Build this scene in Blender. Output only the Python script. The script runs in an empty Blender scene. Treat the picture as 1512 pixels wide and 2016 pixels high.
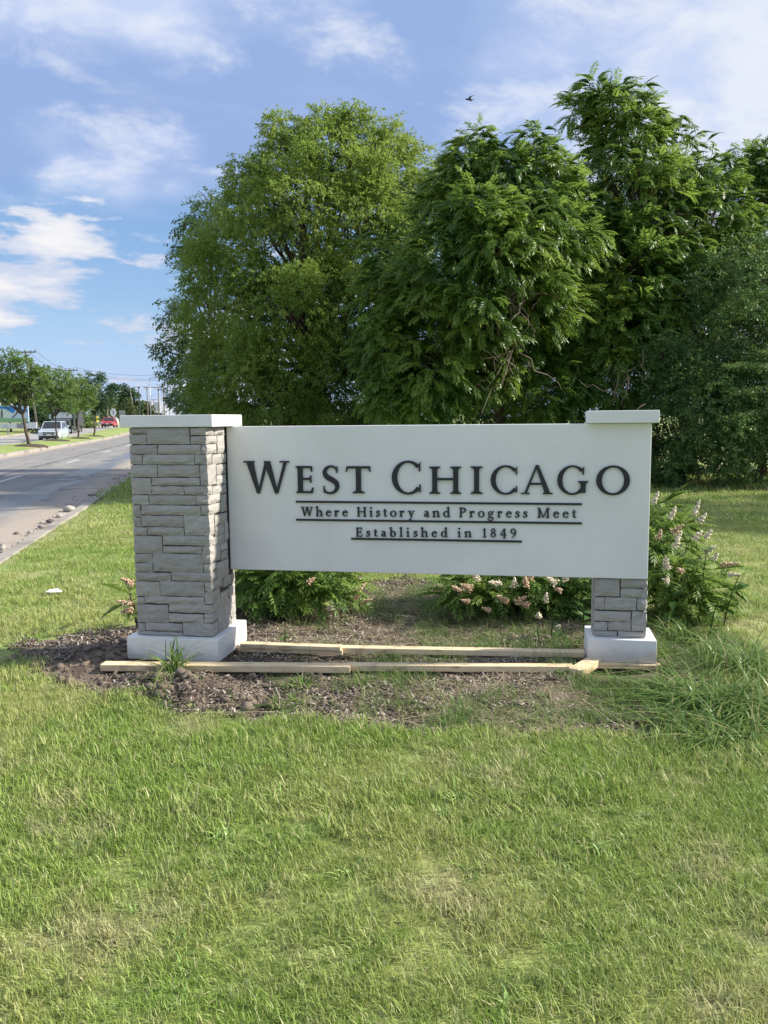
import bpy, bmesh, math, random
import numpy as np
from mathutils import Vector, Matrix
random.seed(7)
RNG = np.random.default_rng(11)
SC = bpy.context.scene
COL = SC.collection

# ------------------------------------------------------------------ camera
CAMH, FPX, PITCH, ROLL = 1.6, 1600.0, 0.115, -0.0096
cam = bpy.data.cameras.new('camera')
cam.sensor_fit = 'VERTICAL'; cam.sensor_height = 36.0; cam.lens = FPX / 2016 * 36
cam.clip_start = 0.05; cam.clip_end = 6000
camo = bpy.data.objects.new('camera', cam); COL.objects.link(camo)
camo.matrix_world = Matrix.Translation((0, 0, CAMH)) @ Matrix.Rotation(math.pi/2 - PITCH, 4, 'X') @ Matrix.Rotation(ROLL, 4, 'Z')
SC.camera = camo

# ------------------------------------------------------------------ sun direction, world, exposure
SUN_EL = math.radians(34); SUN_AZ = math.radians(86.5)      # azimuth from +Y towards +X
SUN_DIR = Vector((math.sin(SUN_AZ)*math.cos(SUN_EL), math.cos(SUN_AZ)*math.cos(SUN_EL), math.sin(SUN_EL)))
sl = bpy.data.lights.new('sun', 'SUN'); sl.energy = 4.0; sl.angle = math.radians(2.5); sl.color = (1.0, 0.93, 0.80)
so = bpy.data.objects.new('sun', sl); COL.objects.link(so)
so.rotation_euler = SUN_DIR.to_track_quat('Z', 'Y').to_euler()
SC.view_settings.view_transform = 'Standard'; SC.view_settings.look = 'None'
SC.view_settings.gamma = 1.0; SC.view_settings.use_curve_mapping = False
SC.view_settings.exposure = 0.98
SC.render.engine = 'CYCLES'
SC.cycles.use_denoising = True; SC.cycles.denoising_prefilter = 'NONE'
SC.cycles.max_bounces = 6; SC.cycles.transmission_bounces = 4; SC.cycles.diffuse_bounces = 3
SC.cycles.sample_clamp_indirect = 6.0


class NT:
    """small helper to write node trees"""
    def __init__(s, tree): s.t = tree; s.n = tree.nodes; s.l = tree.links
    def new(s, typ, **kw):
        nd = s.n.new(typ)
        for k, v in kw.items(): setattr(nd, k, v)
        return nd
    def put(s, sock, v):
        if isinstance(v, bpy.types.NodeSocket): s.l.new(v, sock)
        elif v is not None:
            if isinstance(v, (tuple, list)) and len(v) == 3 and sock.type == 'RGBA': v = (*v, 1)
            sock.default_value = v
    def math(s, op, a, b=None, c=None, clamp=False):
        nd = s.new('ShaderNodeMath', operation=op, use_clamp=clamp)
        s.put(nd.inputs[0], a); s.put(nd.inputs[1], b); s.put(nd.inputs[2], c)
        return nd.outputs[0]
    def mix(s, f, a, b, blend='MIX'):
        nd = s.new('ShaderNodeMix', data_type='RGBA', blend_type=blend)
        s.put(nd.inputs[0], f); s.put(nd.inputs[6], a); s.put(nd.inputs[7], b)
        return nd.outputs[2]
    def sstep(s, x, lo, hi, a=0.0, b=1.0):
        nd = s.new('ShaderNodeMapRange', interpolation_type='SMOOTHSTEP')
        s.put(nd.inputs[0], x); s.put(nd.inputs[1], lo); s.put(nd.inputs[2], hi); s.put(nd.inputs[3], a); s.put(nd.inputs[4], b)
        return nd.outputs[0]
    def noise(s, vec, scale, detail=4, rough=0.55, dist=0.0, out=0):
        nd = s.new('ShaderNodeTexNoise')
        s.put(nd.inputs['Vector'], vec); s.put(nd.inputs['Scale'], scale); s.put(nd.inputs['Detail'], detail)
        s.put(nd.inputs['Roughness'], rough); s.put(nd.inputs['Distortion'], dist)
        return nd.outputs[out]
    def mapping(s, vec, loc=(0, 0, 0), rot=(0, 0, 0), scale=(1, 1, 1)):
        nd = s.new('ShaderNodeMapping')
        s.put(nd.inputs[0], vec); s.put(nd.inputs[1], loc); s.put(nd.inputs[2], rot); s.put(nd.inputs[3], scale)
        return nd.outputs[0]


world = bpy.data.worlds.new('World'); SC.world = world; world.use_nodes = True
w = NT(world.node_tree); w.n.clear()
sky = w.new('ShaderNodeTexSky'); sky.sky_type = 'NISHITA'; sky.sun_disc = False
sky.sun_elevation = SUN_EL; sky.sun_rotation = SUN_AZ; sky.air_density = 1.0; sky.dust_density = 0.8; sky.ozone_density = 1.6
tc = w.new('ShaderNodeTexCoord')
sep = w.new('ShaderNodeSeparateXYZ'); w.put(sep.inputs[0], tc.outputs['Generated'])
X, Y, Z = sep.outputs
den = w.math('ADD', w.math('MAXIMUM', Z, 0.0), 0.22)
pl = w.new('ShaderNodeCombineXYZ'); w.put(pl.inputs[0], w.math('DIVIDE', X, den)); w.put(pl.inputs[1], w.math('DIVIDE', Y, den))
plane = pl.outputs[0]
# direction stretched in height for the low, flat-based cloud banks
low = w.mapping(tc.outputs['Generated'], loc=(2.1, 2.08, 0.35), scale=(1.0, 1.0, 3.6))
# the air near the horizon is paler
blue = w.mix(w.sstep(Z, 0.0, 0.16, 0.80, 0.0), sky.outputs[0], (4.6, 5.5, 7.2))
blue = w.mix(0.35, blue, (1.6, 3.5, 7.2))
# low white cumulus banks
nl = w.noise(low, 6.5, 8, 0.58, 0.1)
nl2 = w.noise(low, 2.6, 3, 0.5)
lowd = w.math('ADD', nl, w.math('MULTIPLY', w.math('SUBTRACT', nl2, 0.5), 0.5))
low_m = w.sstep(lowd, 0.50, 0.575)
low_c = w.mix(w.sstep(nl, 0.50, 0.68), (4.3, 4.8, 6.0), (6.7, 6.6, 6.6))
c1 = w.mix(w.math('MULTIPLY', low_m, 0.95), blue, low_c)
# the high broken sheet that covers the rest of the sky
edge = w.noise(w.mapping(plane, loc=(24.5, 2.0, 0)), 1.3, 5, 0.55)
hi_m = w.sstep(w.math('ADD', Z, w.math('MULTIPLY', w.math('SUBTRACT', edge, 0.5), 0.22)), 0.20, 0.265)
nb = w.noise(w.mapping(plane, loc=(14.43, 14.22, 0.0)), 1.15, 3, 0.5, 0.15)
nf = w.noise(w.mapping(plane, loc=(0.4, 5.2, 0.0)), 4.2, 8, 0.60, 0.3)
puff = w.math('ADD', w.math('MULTIPLY', nb, 0.80), w.math('MULTIPLY', nf, 0.20))
hi_c = w.mix(w.sstep(puff, 0.43, 0.56), (2.2, 3.15, 5.4), (4.0, 4.75, 6.5))
hi_c = w.mix(w.sstep(w.math('ADD', w.math('MULTIPLY', nb, 0.45), w.math('MULTIPLY', nf, 0.55)), 0.475, 0.62), hi_c, (5.7, 6.0, 6.7))
c2 = w.mix(w.math('MULTIPLY', hi_m, 0.96), c1, hi_c)
# below the horizon: dull ground tone
c2 = w.mix(w.sstep(Z, -0.06, 0.0), (2.0, 2.2, 1.6), c2)
bg = w.new('ShaderNodeBackground'); w.put(bg.inputs[0], c2); w.put(bg.inputs[1], 0.073)
wo = w.new('ShaderNodeOutputWorld'); w.put(wo.inputs[0], bg.outputs[0])

# ------------------------------------------------------------------ geometry of the view: pixel -> point on a real plane
def ray(px, py):
    a, b = px - 756, py - 1008
    cr, sr = math.cos(ROLL), math.sin(ROLL)
    Xp, Yp = cr*a + sr*b, -sr*a + cr*b
    c, s = math.cos(PITCH), math.sin(PITCH)
    r, u = Xp/FPX, -Yp/FPX
    return Vector((r, c + u*s, -s + u*c))
def G(px, py, z=0.0):
    d = ray(px, py); return Vector((0, 0, CAMH)) + d*((z - CAMH)/d.z)
def AT(px, py, Yd):
    d = ray(px, py); return Vector((0, 0, CAMH)) + d*(Yd/d.y)
TH = -0.1763
SIGN_O = Vector((-1.0842, 5.1378, 0))
UA = Vector((math.cos(TH), math.sin(TH), 0)); VA = Vector((-math.sin(TH), math.cos(TH), 0))
def sign_v(px, py, v):      # point on the sign plane v = const -> (u, z)
    d = ray(px, py); o = Vector((0, 0, CAMH)) - SIGN_O
    t = (v - o.dot(VA))/d.dot(VA); p = o + d*t
    return p.dot(UA), p.z
def sign_u(px, py, u):      # point on the plane u = const -> (v, z)
    d = ray(px, py); o = Vector((0, 0, CAMH)) - SIGN_O
    t = (u - o.dot(UA))/d.dot(UA); p = o + d*t
    return p.dot(VA), p.z
def sign_w(u, v, z=0.0): return SIGN_O + UA*u + VA*v + Vector((0, 0, z))


# ------------------------------------------------------------------ mesh helpers
def link(o, parent=None):
    COL.objects.link(o)
    if parent is not None: o.parent = parent
    return o
def tag(o, label=None, cat=None, group=None, kind=None):
    if label: o['label'] = label
    if cat: o['category'] = cat
    if group: o['group'] = group
    if kind: o['kind'] = kind
    return o
def empty(name, loc=(0, 0, 0), rz=0.0):
    o = bpy.data.objects.new(name, None); o.location = loc; o.rotation_euler = (0, 0, rz); o.empty_display_size = 0.2
    return link(o)
def np_mesh(name, verts, faces, mat, attrs=None, smooth=False):
    verts = np.asarray(verts, dtype=np.float32); faces = np.asarray(faces, dtype=np.int32)
    me = bpy.data.meshes.new(name); k = faces.shape[1]; m = len(faces)
    me.vertices.add(len(verts)); me.vertices.foreach_set('co', verts.ravel())
    me.loops.add(m*k); me.loops.foreach_set('vertex_index', faces.ravel())
    me.polygons.add(m)
    me.polygons.foreach_set('loop_start', np.arange(0, m*k, k, dtype=np.int32))
    me.polygons.foreach_set('loop_total', np.full(m, k, dtype=np.int32))
    if smooth: me.polygons.foreach_set('use_smooth', np.ones(m, dtype=bool))
    for an, av in (attrs or {}).items():
        a = me.attributes.new(an, 'FLOAT', 'POINT'); a.data.foreach_set('value', np.asarray(av, dtype=np.float32))
    me.update(calc_edges=True); me.validate()
    me.materials.append(mat)
    return me
def np_obj(name, verts, faces, mat, parent=None, attrs=None, smooth=False):
    return link(bpy.data.objects.new(name, np_mesh(name, verts, faces, mat, attrs, smooth)), parent)
class MB:
    """collects polygons, then links them as one mesh"""
    def __init__(s): s.v = []; s.f = []
    def poly(s, pts):
        i = len(s.v); s.v += [tuple(p) for p in pts]; s.f.append(tuple(range(i, i + len(pts))))
    def box(s, x0, x1, y0, y1, z0, z1):
        i = len(s.v)
        s.v += [(x0,y0,z0),(x1,y0,z0),(x1,y1,z0),(x0,y1,z0),(x0,y0,z1),(x1,y0,z1),(x1,y1,z1),(x0,y1,z1)]
        s.f += [tuple(i+k for k in q) for q in ((3,2,1,0),(4,5,6,7),(0,1,5,4),(1,2,6,5),(2,3,7,6),(3,0,4,7))]
    def prism(s, pts, axis, a, b):
        """extrude a 2D outline along an axis; pts are the two other coordinates in x,y,z order"""
        n = len(pts); i = len(s.v)
        def P(p, q):
            return {'x': (q, p[0], p[1]), 'y': (p[0], q, p[1]), 'z': (p[0], p[1], q)}[axis]
        s.v += [P(p, a) for p in pts] + [P(p, b) for p in pts]
        s.f.append(tuple(i+k for k in range(n))); s.f.append(tuple(i+n+k for k in reversed(range(n))))
        for k in range(n): s.f.append((i+k, i+n+k, i+n+(k+1) % n, i+(k+1) % n))
    def tube(s, pts, rad, n=6, cap=True):
        pts = [Vector(p) for p in pts]; base = len(s.v); m = len(pts)
        if not isinstance(rad, (list, tuple)): rad = [rad]*m
        up = None
        for i, p in enumerate(pts):
            t = (pts[min(i+1, m-1)] - pts[max(i-1, 0)]).normalized()
            if up is None: up = Vector((0, 0, 1)) if abs(t.z) < 0.9 else Vector((1, 0, 0))
            a = t.cross(up).normalized(); b = a.cross(t).normalized(); up = b
            for k in range(n):
                ang = 2*math.pi*k/n
                s.v.append(tuple(p + (a*math.cos(ang) + b*math.sin(ang))*rad[i]))
        for i in range(m-1):
            for k in range(n):
                a = base+i*n+k; b = base+i*n+(k+1) % n
                s.f.append((a, b, b+n, a+n))
        if cap:
            s.f.append(tuple(base+k for k in reversed(range(n)))); s.f.append(tuple(base+(m-1)*n+k for k in range(n)))
    def ball(s, c, r, seg=8, rings=5):
        i = len(s.v); c = Vector(c); r = Vector(r) if not isinstance(r, (int, float)) else Vector((r, r, r))
        s.v.append(tuple(c - Vector((0, 0, r.z))))
        for j in range(1, rings):
            ph = -math.pi/2 + math.pi*j/rings
            for k in range(seg):
                a = 2*math.pi*k/seg
                s.v.append((c.x+r.x*math.cos(ph)*math.cos(a), c.y+r.y*math.cos(ph)*math.sin(a), c.z+r.z*math.sin(ph)))
        s.v.append((c.x, c.y, c.z+r.z)); top = len(s.v)-1
        for k in range(seg):
            s.f.append((i, i+1+(k+1) % seg, i+1+k))
            s.f.append((top, top-seg+k, top-seg+(k+1) % seg))
        for j in range(rings-2):
            for k in range(seg):
                a = i+1+j*seg+k; b = i+1+j*seg+(k+1) % seg
                s.f.append((a, b, b+seg, a+seg))
    def mesh(s, name, mat, smooth=False, bevel=0.0):
        me = bpy.data.meshes.new(name); me.from_pydata(s.v, [], s.f); me.materials.append(mat)
        if bevel > 0:
            bm = bmesh.new(); bm.from_mesh(me)
            bmesh.ops.bevel(bm, geom=bm.edges[:], offset=bevel, segments=2, affect='EDGES', profile=0.6)
            bm.to_mesh(me); bm.free()
        if smooth: me.polygons.foreach_set('use_smooth', [True]*len(me.polygons))
        me.update(); return me
    def build(s, name, mat, parent=None, smooth=False, bevel=0.0):
        return link(bpy.data.objects.new(name, s.mesh(name, mat, smooth, bevel)), parent)


# ------------------------------------------------------------------ materials
MATS = {}
def mat(name, fn):
    if name not in MATS:
        m = bpy.data.materials.new(name); m.use_nodes = True
        t = NT(m.node_tree); t.n.clear()
        out = t.new('ShaderNodeOutputMaterial'); t.put(out.inputs[0], fn(t)); MATS[name] = m
    return MATS[name]
def principled(t, col, rough=0.6, metal=0.0, bump=None, bstr=0.3, bdist=0.01, spec=None, coat=None):
    p = t.new('ShaderNodeBsdfPrincipled')
    t.put(p.inputs['Base Color'], col); t.put(p.inputs['Roughness'], rough); t.put(p.inputs['Metallic'], metal)
    if spec is not None: t.put(p.inputs['Specular IOR Level'], spec)
    if coat is not None: t.put(p.inputs['Coat Weight'], coat); t.put(p.inputs['Coat Roughness'], 0.05)
    if bump is not None:
        b = t.new('ShaderNodeBump'); t.put(b.inputs['Height'], bump); t.put(b.inputs['Strength'], bstr); t.put(b.inputs['Distance'], bdist)
        t.put(p.inputs['Normal'], b.outputs[0])
    return p.outputs[0]
def coords(t, kind='Object'): return t.new('ShaderNodeTexCoord').outputs[kind]
def pos(t): return t.new('ShaderNodeNewGeometry').outputs['Position']
def attr(t, name): return t.new('ShaderNodeAttribute', attribute_name=name).outputs['Fac']
def plain(name, col, rough=0.6, metal=0.0, var=0.12, scale=6.0, coat=None):
    def fn(t):
        n = t.noise(coords(t), scale, 4)
        c = t.mix(n, tuple(x*(1-var) for x in col), tuple(min(1, x*(1+var)) for x in col))
        return principled(t, c, rough, metal, coat=coat)
    return mat(name, fn)
def leaf_mat(name, dark, light, hi, trans=0.35, rough=0.45, patch=0.5):
    def fn(t):
        r = attr(t, 'rnd'); n = t.noise(pos(t), patch, 3)
        c = t.mix(r, dark, light)
        c = t.mix(t.sstep(n, 0.42, 0.66, 0.0, 0.65), c, hi)
        p = principled(t, c, rough, spec=0.35)
        tr = t.new('ShaderNodeBsdfTranslucent'); t.put(tr.inputs[0], t.mix(0.5, c, hi))
        m = t.new('ShaderNodeMixShader'); t.put(m.inputs[0], trans); t.put(m.inputs[1], p); t.put(m.inputs[2], tr.outputs[0])
        return m.outputs[0]
    return mat(name, fn)

def m_panel(t):
    c = coords(t)
    grain = t.noise(c, 170, 3, 0.6)
    big = t.noise(c, 2.2, 4, 0.6)
    streak = t.noise(t.mapping(c, scale=(9, 9, 1.2)), 2.0, 4)
    col = t.mix(t.sstep(big, 0.3, 0.7), (0.74, 0.735, 0.72), (0.80, 0.795, 0.785))
    col = t.mix(t.sstep(streak, 0.58, 0.8, 0.0, 0.22), col, (0.62, 0.60, 0.57))
    sp = t.new('ShaderNodeSeparateXYZ'); t.put(sp.inputs[0], c)
    splash = t.math('MULTIPLY', t.sstep(t.math('ADD', sp.outputs[2], t.math('MULTIPLY', t.noise(c, 7, 5), 0.10)), 0.21, 0.09), t.sstep(t.noise(c, 4, 4), 0.38, 0.62))
    col = t.mix(t.math('MULTIPLY', splash, 0.6), col, (0.34, 0.29, 0.235))
    col = t.mix(t.sstep(t.noise(c, 26, 5, 0.7), 0.62, 0.78, 0, 0.25), col, (0.60, 0.57, 0.52))
    return principled(t, col, 0.75, bump=grain, bstr=0.25, bdist=0.0018)
M_PANEL = mat('painted_stucco', m_panel)
def m_stone(t):
    c = coords(t); r = t.new('ShaderNodeObjectInfo').outputs['Random']
    v = t.noise(t.mapping(c, scale=(1, 1, 3.2)), 14, 6, 0.62, 0.6)
    f = t.noise(c, 70, 4, 0.6)
    lay = t.noise(t.mapping(c, scale=(1, 1, 6)), 9, 5, 0.65, 0.8)
    col = t.mix(t.sstep(v, 0.3, 0.7), (0.33, 0.315, 0.292), (0.465, 0.445, 0.418))
    col = t.mix(t.math('MULTIPLY', r, 0.55), col, (0.375, 0.345, 0.310))
    col = t.mix(t.sstep(t.noise(c, 5, 3), 0.5, 0.7, 0, 0.4), col, (0.40, 0.39, 0.375))
    col = t.mix(t.math('MULTIPLY', t.math('FRACT', t.math('MULTIPLY', r, 7.31)), 0.32), col, (0.20, 0.195, 0.19))
    h = t.math('ADD', t.math('MULTIPLY', lay, 0.75), t.math('MULTIPLY', f, 0.25))
    return principled(t, col, 0.85, bump=h, bstr=0.7, bdist=0.010)
M_STONE = mat('split_face_stone', m_stone)
M_MORTAR = plain('dark_mortar', (0.075, 0.068, 0.060), 0.9, scale=40)
M_LETTER = plain('black_letter_paint', (0.010, 0.012, 0.018), 0.42, scale=30)
def m_wood(t):
    c = coords(t)
    g = t.noise(t.mapping(c, scale=(0.9, 22, 22)), 3.0, 5, 0.6, 0.8)
    k = t.noise(t.mapping(c, scale=(2.2, 9, 9)), 2.0, 2)
    col = t.mix(t.sstep(g, 0.3, 0.72), (0.80, 0.66, 0.44), (0.66, 0.49, 0.28))
    col = t.mix(t.sstep(k, 0.63, 0.72, 0, 0.7), col, (0.33, 0.19, 0.085))
    col = t.mix(t.sstep(t.noise(c, 9, 5), 0.55, 0.75, 0, 0.45), col, (0.25, 0.19, 0.13))
    return principled(t, col, 0.7, bump=g, bstr=0.25, bdist=0.003)
M_WOOD = mat('fresh_pine', m_wood)

def lawn_col(t, p):
    """colour of mown grass from its place: green, yellow-green, straw and lush clumps"""
    big = t.noise(p, 0.55, 4, 0.6); mid = t.noise(t.mapping(p, loc=(7, 3, 0)), 1.9, 4, 0.6); sm = t.noise(t.mapping(p, loc=(1, 9, 0)), 6.5, 3)
    c = t.mix(t.sstep(big, 0.38, 0.62), (0.275, 0.395, 0.072), (0.40, 0.45, 0.135))
    c = t.mix(t.sstep(mid, 0.53, 0.70, 0, 0.6), c, (0.54, 0.49, 0.28))
    c = t.mix(t.sstep(mid, 0.47, 0.33, 0, 0.85), c, (0.24, 0.385, 0.06))
    c = t.mix(t.sstep(sm, 0.60, 0.74, 0, 0.5), c, (0.50, 0.50, 0.26))
    c = t.mix(t.sstep(sm, 0.46, 0.30, 0, 0.5), c, (0.175, 0.275, 0.05))
    c = t.mix(t.sstep(t.noise(t.mapping(p, loc=(4, 4, 0)), 3.4, 4, 0.65), 0.56, 0.70, 0, 0.5), c, (0.43, 0.55, 0.18))
    return c
def m_blade(t):
    p = pos(t); r = attr(t, 'rnd'); h = attr(t, 'hgt')
    c = lawn_col(t, p)
    c = t.mix(t.sstep(r, 0.78, 0.98, 0, 0.7), c, (0.68, 0.61, 0.37))
    c = t.mix(t.sstep(r, 0.30, 0.0, 0, 0.55), c, (0.13, 0.24, 0.04))
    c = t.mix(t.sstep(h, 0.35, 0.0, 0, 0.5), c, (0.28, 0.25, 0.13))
    pr = principled(t, c, 0.5, spec=0.4)
    tr = t.new('ShaderNodeBsdfTranslucent'); t.put(tr.inputs[0], c)
    m = t.new('ShaderNodeMixShader'); t.put(m.inputs[0], 0.30); t.put(m.inputs[1], pr); t.put(m.inputs[2], tr.outputs[0])
    return m.outputs[0]
M_BLADE = mat('mown_grass_blades', m_blade)
def m_long(t):
    p = pos(t); r = attr(t, 'rnd')
    c = t.mix(r, (0.065, 0.150, 0.030), (0.24, 0.34, 0.085))
    c = t.mix(t.sstep(r, 0.86, 0.95, 0, 0.8), c, (0.44, 0.38, 0.20))
    c = t.mix(t.sstep(t.noise(p, 3.0, 2), 0.5, 0.7, 0, 0.5), c, (0.20, 0.27, 0.09))
    pr = principled(t, c, 0.42, spec=0.45)
    tr = t.new('ShaderNodeBsdfTranslucent'); t.put(tr.inputs[0], c)
    m = t.new('ShaderNodeMixShader'); t.put(m.inputs[0], 0.35); t.put(m.inputs[1], pr); t.put(m.inputs[2], tr.outputs[0])
    return m.outputs[0]
M_LONG = mat('long_grass_blades', m_long)
def m_dry(t):
    r = attr(t, 'rnd')
    c = t.mix(r, (0.17, 0.125, 0.075), (0.50, 0.43, 0.29))
    return principled(t, c, 0.8)
M_DRY = mat('dead_straw', m_dry)
def m_chip(t):
    r = attr(t, 'rnd')
    c = t.mix(r, (0.085, 0.062, 0.046), (0.30, 0.245, 0.19))
    c = t.mix(t.sstep(r, 0.88, 0.97), c, (0.55, 0.50, 0.44))
    return principled(t, c, 0.85)
M_CHIP = mat('mulch_chips', m_chip)
def m_ground(t):
    p = pos(t); bed = attr(t, 'bed')
    g = t.mix(0.35, lawn_col(t, p), (0.13, 0.14, 0.05))
    g = t.mix(t.sstep(t.noise(p, 34, 3), 0.4, 0.7, 0, 0.55), g, (0.20, 0.17, 0.09))
    s1 = t.noise(p, 5.5, 6, 0.65); s2 = t.noise(p, 55, 5, 0.7)
    soil = t.mix(t.sstep(s1, 0.35, 0.68), (0.085, 0.062, 0.046), (0.205, 0.160, 0.120))
    soil = t.mix(t.sstep(s2, 0.52, 0.74, 0, 0.7), soil, (0.32, 0.26, 0.20))
    col = t.mix(t.sstep(t.math('ADD', bed, t.math('MULTIPLY', t.math('SUBTRACT', t.noise(p, 9, 4), 0.5), 0.5)), 0.42, 0.60), g, soil)
    h = t.math('ADD', t.math('MULTIPLY', s2, 0.6), t.math('MULTIPLY', t.noise(p, 18, 4), 0.5))
    return principled(t, col, 0.92, bump=h, bstr=0.7, bdist=0.03)
M_GROUND = mat('lawn_and_soil', m_ground)

RD = Vector((-math.sin(math.radians(11.3)), math.cos(math.radians(11.3)), 0)); RN = Vector((-RD.y, RD.x, 0))
R0 = G(0, 1112, -0.05)
def _ss(x, a, b): q = np.clip((x-a)/(b-a), 0, 1); return q*q*(3-2*q)
def rise(s): return 0.62*_ss(s, 62, 118) + 0.45*_ss(s, 118, 400)     # the road climbs gently as it runs away
def road_p(s, t_, z=0.0): return Vector((R0.x, R0.y, 0)) + RD*s + RN*t_ + Vector((0, 0, z + float(rise(s))))
def m_road(t):
    c = t.mapping(pos(t), loc=tuple(-Vector((R0.x, R0.y, 0))), rot=(0, 0, 0))
    vr = t.new('ShaderNodeVectorRotate', rotation_type='Z_AXIS'); t.put(vr.inputs['Vector'], c); t.put(vr.inputs['Angle'], -math.radians(11.3))
    q = vr.outputs[0]                       # x = -t (across), y = s (along)
    sp = t.new('ShaderNodeSeparateXYZ'); t.put(sp.inputs[0], q)
    across = t.math('MULTIPLY', sp.outputs[0], -1.0); along = sp.outputs[1]
    lng = t.noise(t.mapping(q, scale=(1.0, 0.16, 1)), 1.6, 5, 0.6)
    fine = t.noise(q, 60, 3)
    col = t.mix(t.sstep(lng, 0.3, 0.7), (0.215, 0.205, 0.195), (0.300, 0.285, 0.265))
    col = t.mix(t.math('MULTIPLY', fine, 0.3), col, (0.14, 0.135, 0.13))
    # tan grit by the kerbs
    grit = t.noise(t.mapping(q, scale=(1, .4, 1)), 2.5, 4)
    eg = t.math('MAXIMUM', t.sstep(t.math('ADD', across, t.math('MULTIPLY', grit, -1.2)), 0.9, 0.0), t.sstep(t.math('ADD', across, grit), 7.0, 7.9))
    col = t.mix(t.math('MULTIPLY', eg, 0.8), col, (0.40, 0.335, 0.265))
    # transverse joints and tar seams
    wob = t.math('ADD', along, t.math('MULTIPLY', t.noise(q, 0.9, 3), 0.9))
    jt = t.math('ABSOLUTE', t.math('SUBTRACT', t.math('FRACT', t.math('DIVIDE', wob, 4.6)), 0.5))
    seam = t.math('MULTIPLY', t.sstep(jt, 0.030, 0.006), t.sstep(t.noise(q, 0.6, 2), 0.36, 0.50))
    mid = t.math('ABSOLUTE', t.math('SUBTRACT', t.math('ADD', across, t.math('MULTIPLY', t.math('SUBTRACT', t.noise(q, 0.7, 4), 0.5), 0.5)), 4.15))
    seam = t.math('MAXIMUM', seam, t.math('MULTIPLY', t.sstep(mid, 0.20, 0.03), t.sstep(t.noise(q, 0.35, 2), 0.30, 0.46)))
    col = t.mix(t.math('MULTIPLY', seam, 0.75), col, (0.085, 0.085, 0.09))
    # water lying along the near lane
    wet = t.math('ABSOLUTE', t.math('SUBTRACT', t.math('ADD', across, t.math('MULTIPLY', t.math('SUBTRACT', t.noise(t.mapping(q, scale=(1, .35, 1)), 0.8, 4), 0.5), 1.5)), 1.75))
    wet = t.math('MULTIPLY', t.sstep(wet, 0.62, 0.28), t.sstep(t.noise(t.mapping(q, scale=(1, .5, 1)), 0.6, 3), 0.36, 0.50))
    col = t.mix(t.math('MULTIPLY', wet, 0.62), col, (0.075, 0.082, 0.098))
    rough = t.math('SUBTRACT', 0.85, t.math('MULTIPLY', wet, 0.55))
    return principled(t, col, rough, bump=fine, bstr=0.3, bdist=0.006)
M_ROAD = mat('worn_concrete_road', m_road)
def m_road2(t):
    p = pos(t)
    col = t.mix(t.noise(t.mapping(p, scale=(1, .2, 1)), 0.8, 5), (0.27, 0.26, 0.25), (0.38, 0.365, 0.345))
    return principled(t, col, 0.85)
M_ROAD2 = mat('pale_concrete_road', m_road2)
def m_kerb(t):
    p = pos(t)
    col = t.mix(t.noise(p, 3, 5), (0.24, 0.215, 0.185), (0.42, 0.39, 0.34))
    col = t.mix(t.sstep(t.noise(p, 0.6, 4), 0.50, 0.66, 0, 0.7), col, (0.15, 0.13, 0.115))
    return principled(t, col, 0.9, bump=t.noise(p, 30, 4), bstr=0.4)
M_KERB = mat('kerb_concrete', m_kerb)
def m_turf(t):
    p = pos(t); c = lawn_col(t, p)
    c = t.mix(t.noise(p, 14, 4), t.mix(0.45, c, (0.05, 0.085, 0.02)), c)
    return principled(t, c, 0.9, bump=t.noise(p, 40, 4), bstr=0.9, bdist=0.04)
M_TURF = mat('median_turf', m_turf)
M_PAINT = plain('white_road_paint', (0.54, 0.54, 0.52), 0.7, var=0.25, scale=12)
M_BARK = plain('bark', (0.085, 0.064, 0.048), 0.95, var=0.5, scale=14)
M_MULCH = plain('tree_mulch', (0.075, 0.055, 0.042), 0.95, var=0.5, scale=9)

# ------------------------------------------------------------------ ground: one sheet out to the horizon
BED = [(-6, 1268), (60, 1262), (160, 1250), (240, 1236), (300, 1215), (470, 1195), (560, 1185), (640, 1190), (700, 1180), (735, 1150), (800, 1140), (880, 1148),
       (930, 1190), (1080, 1200), (1180, 1205), (1290, 1228), (1390, 1250), (1440, 1290), (1420, 1340), (1330, 1370), (1300, 1405), (1290, 1450), (1200, 1468),
       (1050, 1462), (900, 1452), (760, 1438), (640, 1428), (540, 1424), (440, 1400), (330, 1392), (230, 1372), (120, 1340), (60, 1322)]
BEDW = np.array([[G(*p).x, G(*p).y] for p in BED])
BEDW[0] = BEDW[1] - np.array([0.06, -0.01])
def poly_sd(P, poly):
    """signed distance to a polygon, positive inside"""
    d = np.full(len(P), 1e9); inside = np.zeros(len(P), dtype=bool)
    n = len(poly)
    for i in range(n):
        a = poly[i]; b = poly[(i+1) % n]; e = b - a
        w_ = P - a; tt = np.clip((w_ @ e)/(e @ e), 0, 1)
        d = np.minimum(d, np.linalg.norm(w_ - tt[:, None]*e, axis=1))
        c = (a[1] > P[:, 1]) != (b[1] > P[:, 1])
        with np.errstate(divide='ignore', invalid='ignore'):
            xi = (b[0]-a[0])*(P[:, 1]-a[1])/(b[1]-a[1]) + a[0]
        inside ^= c & (P[:, 0] < xi)
    return np.where(inside, d, -d)
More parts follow.
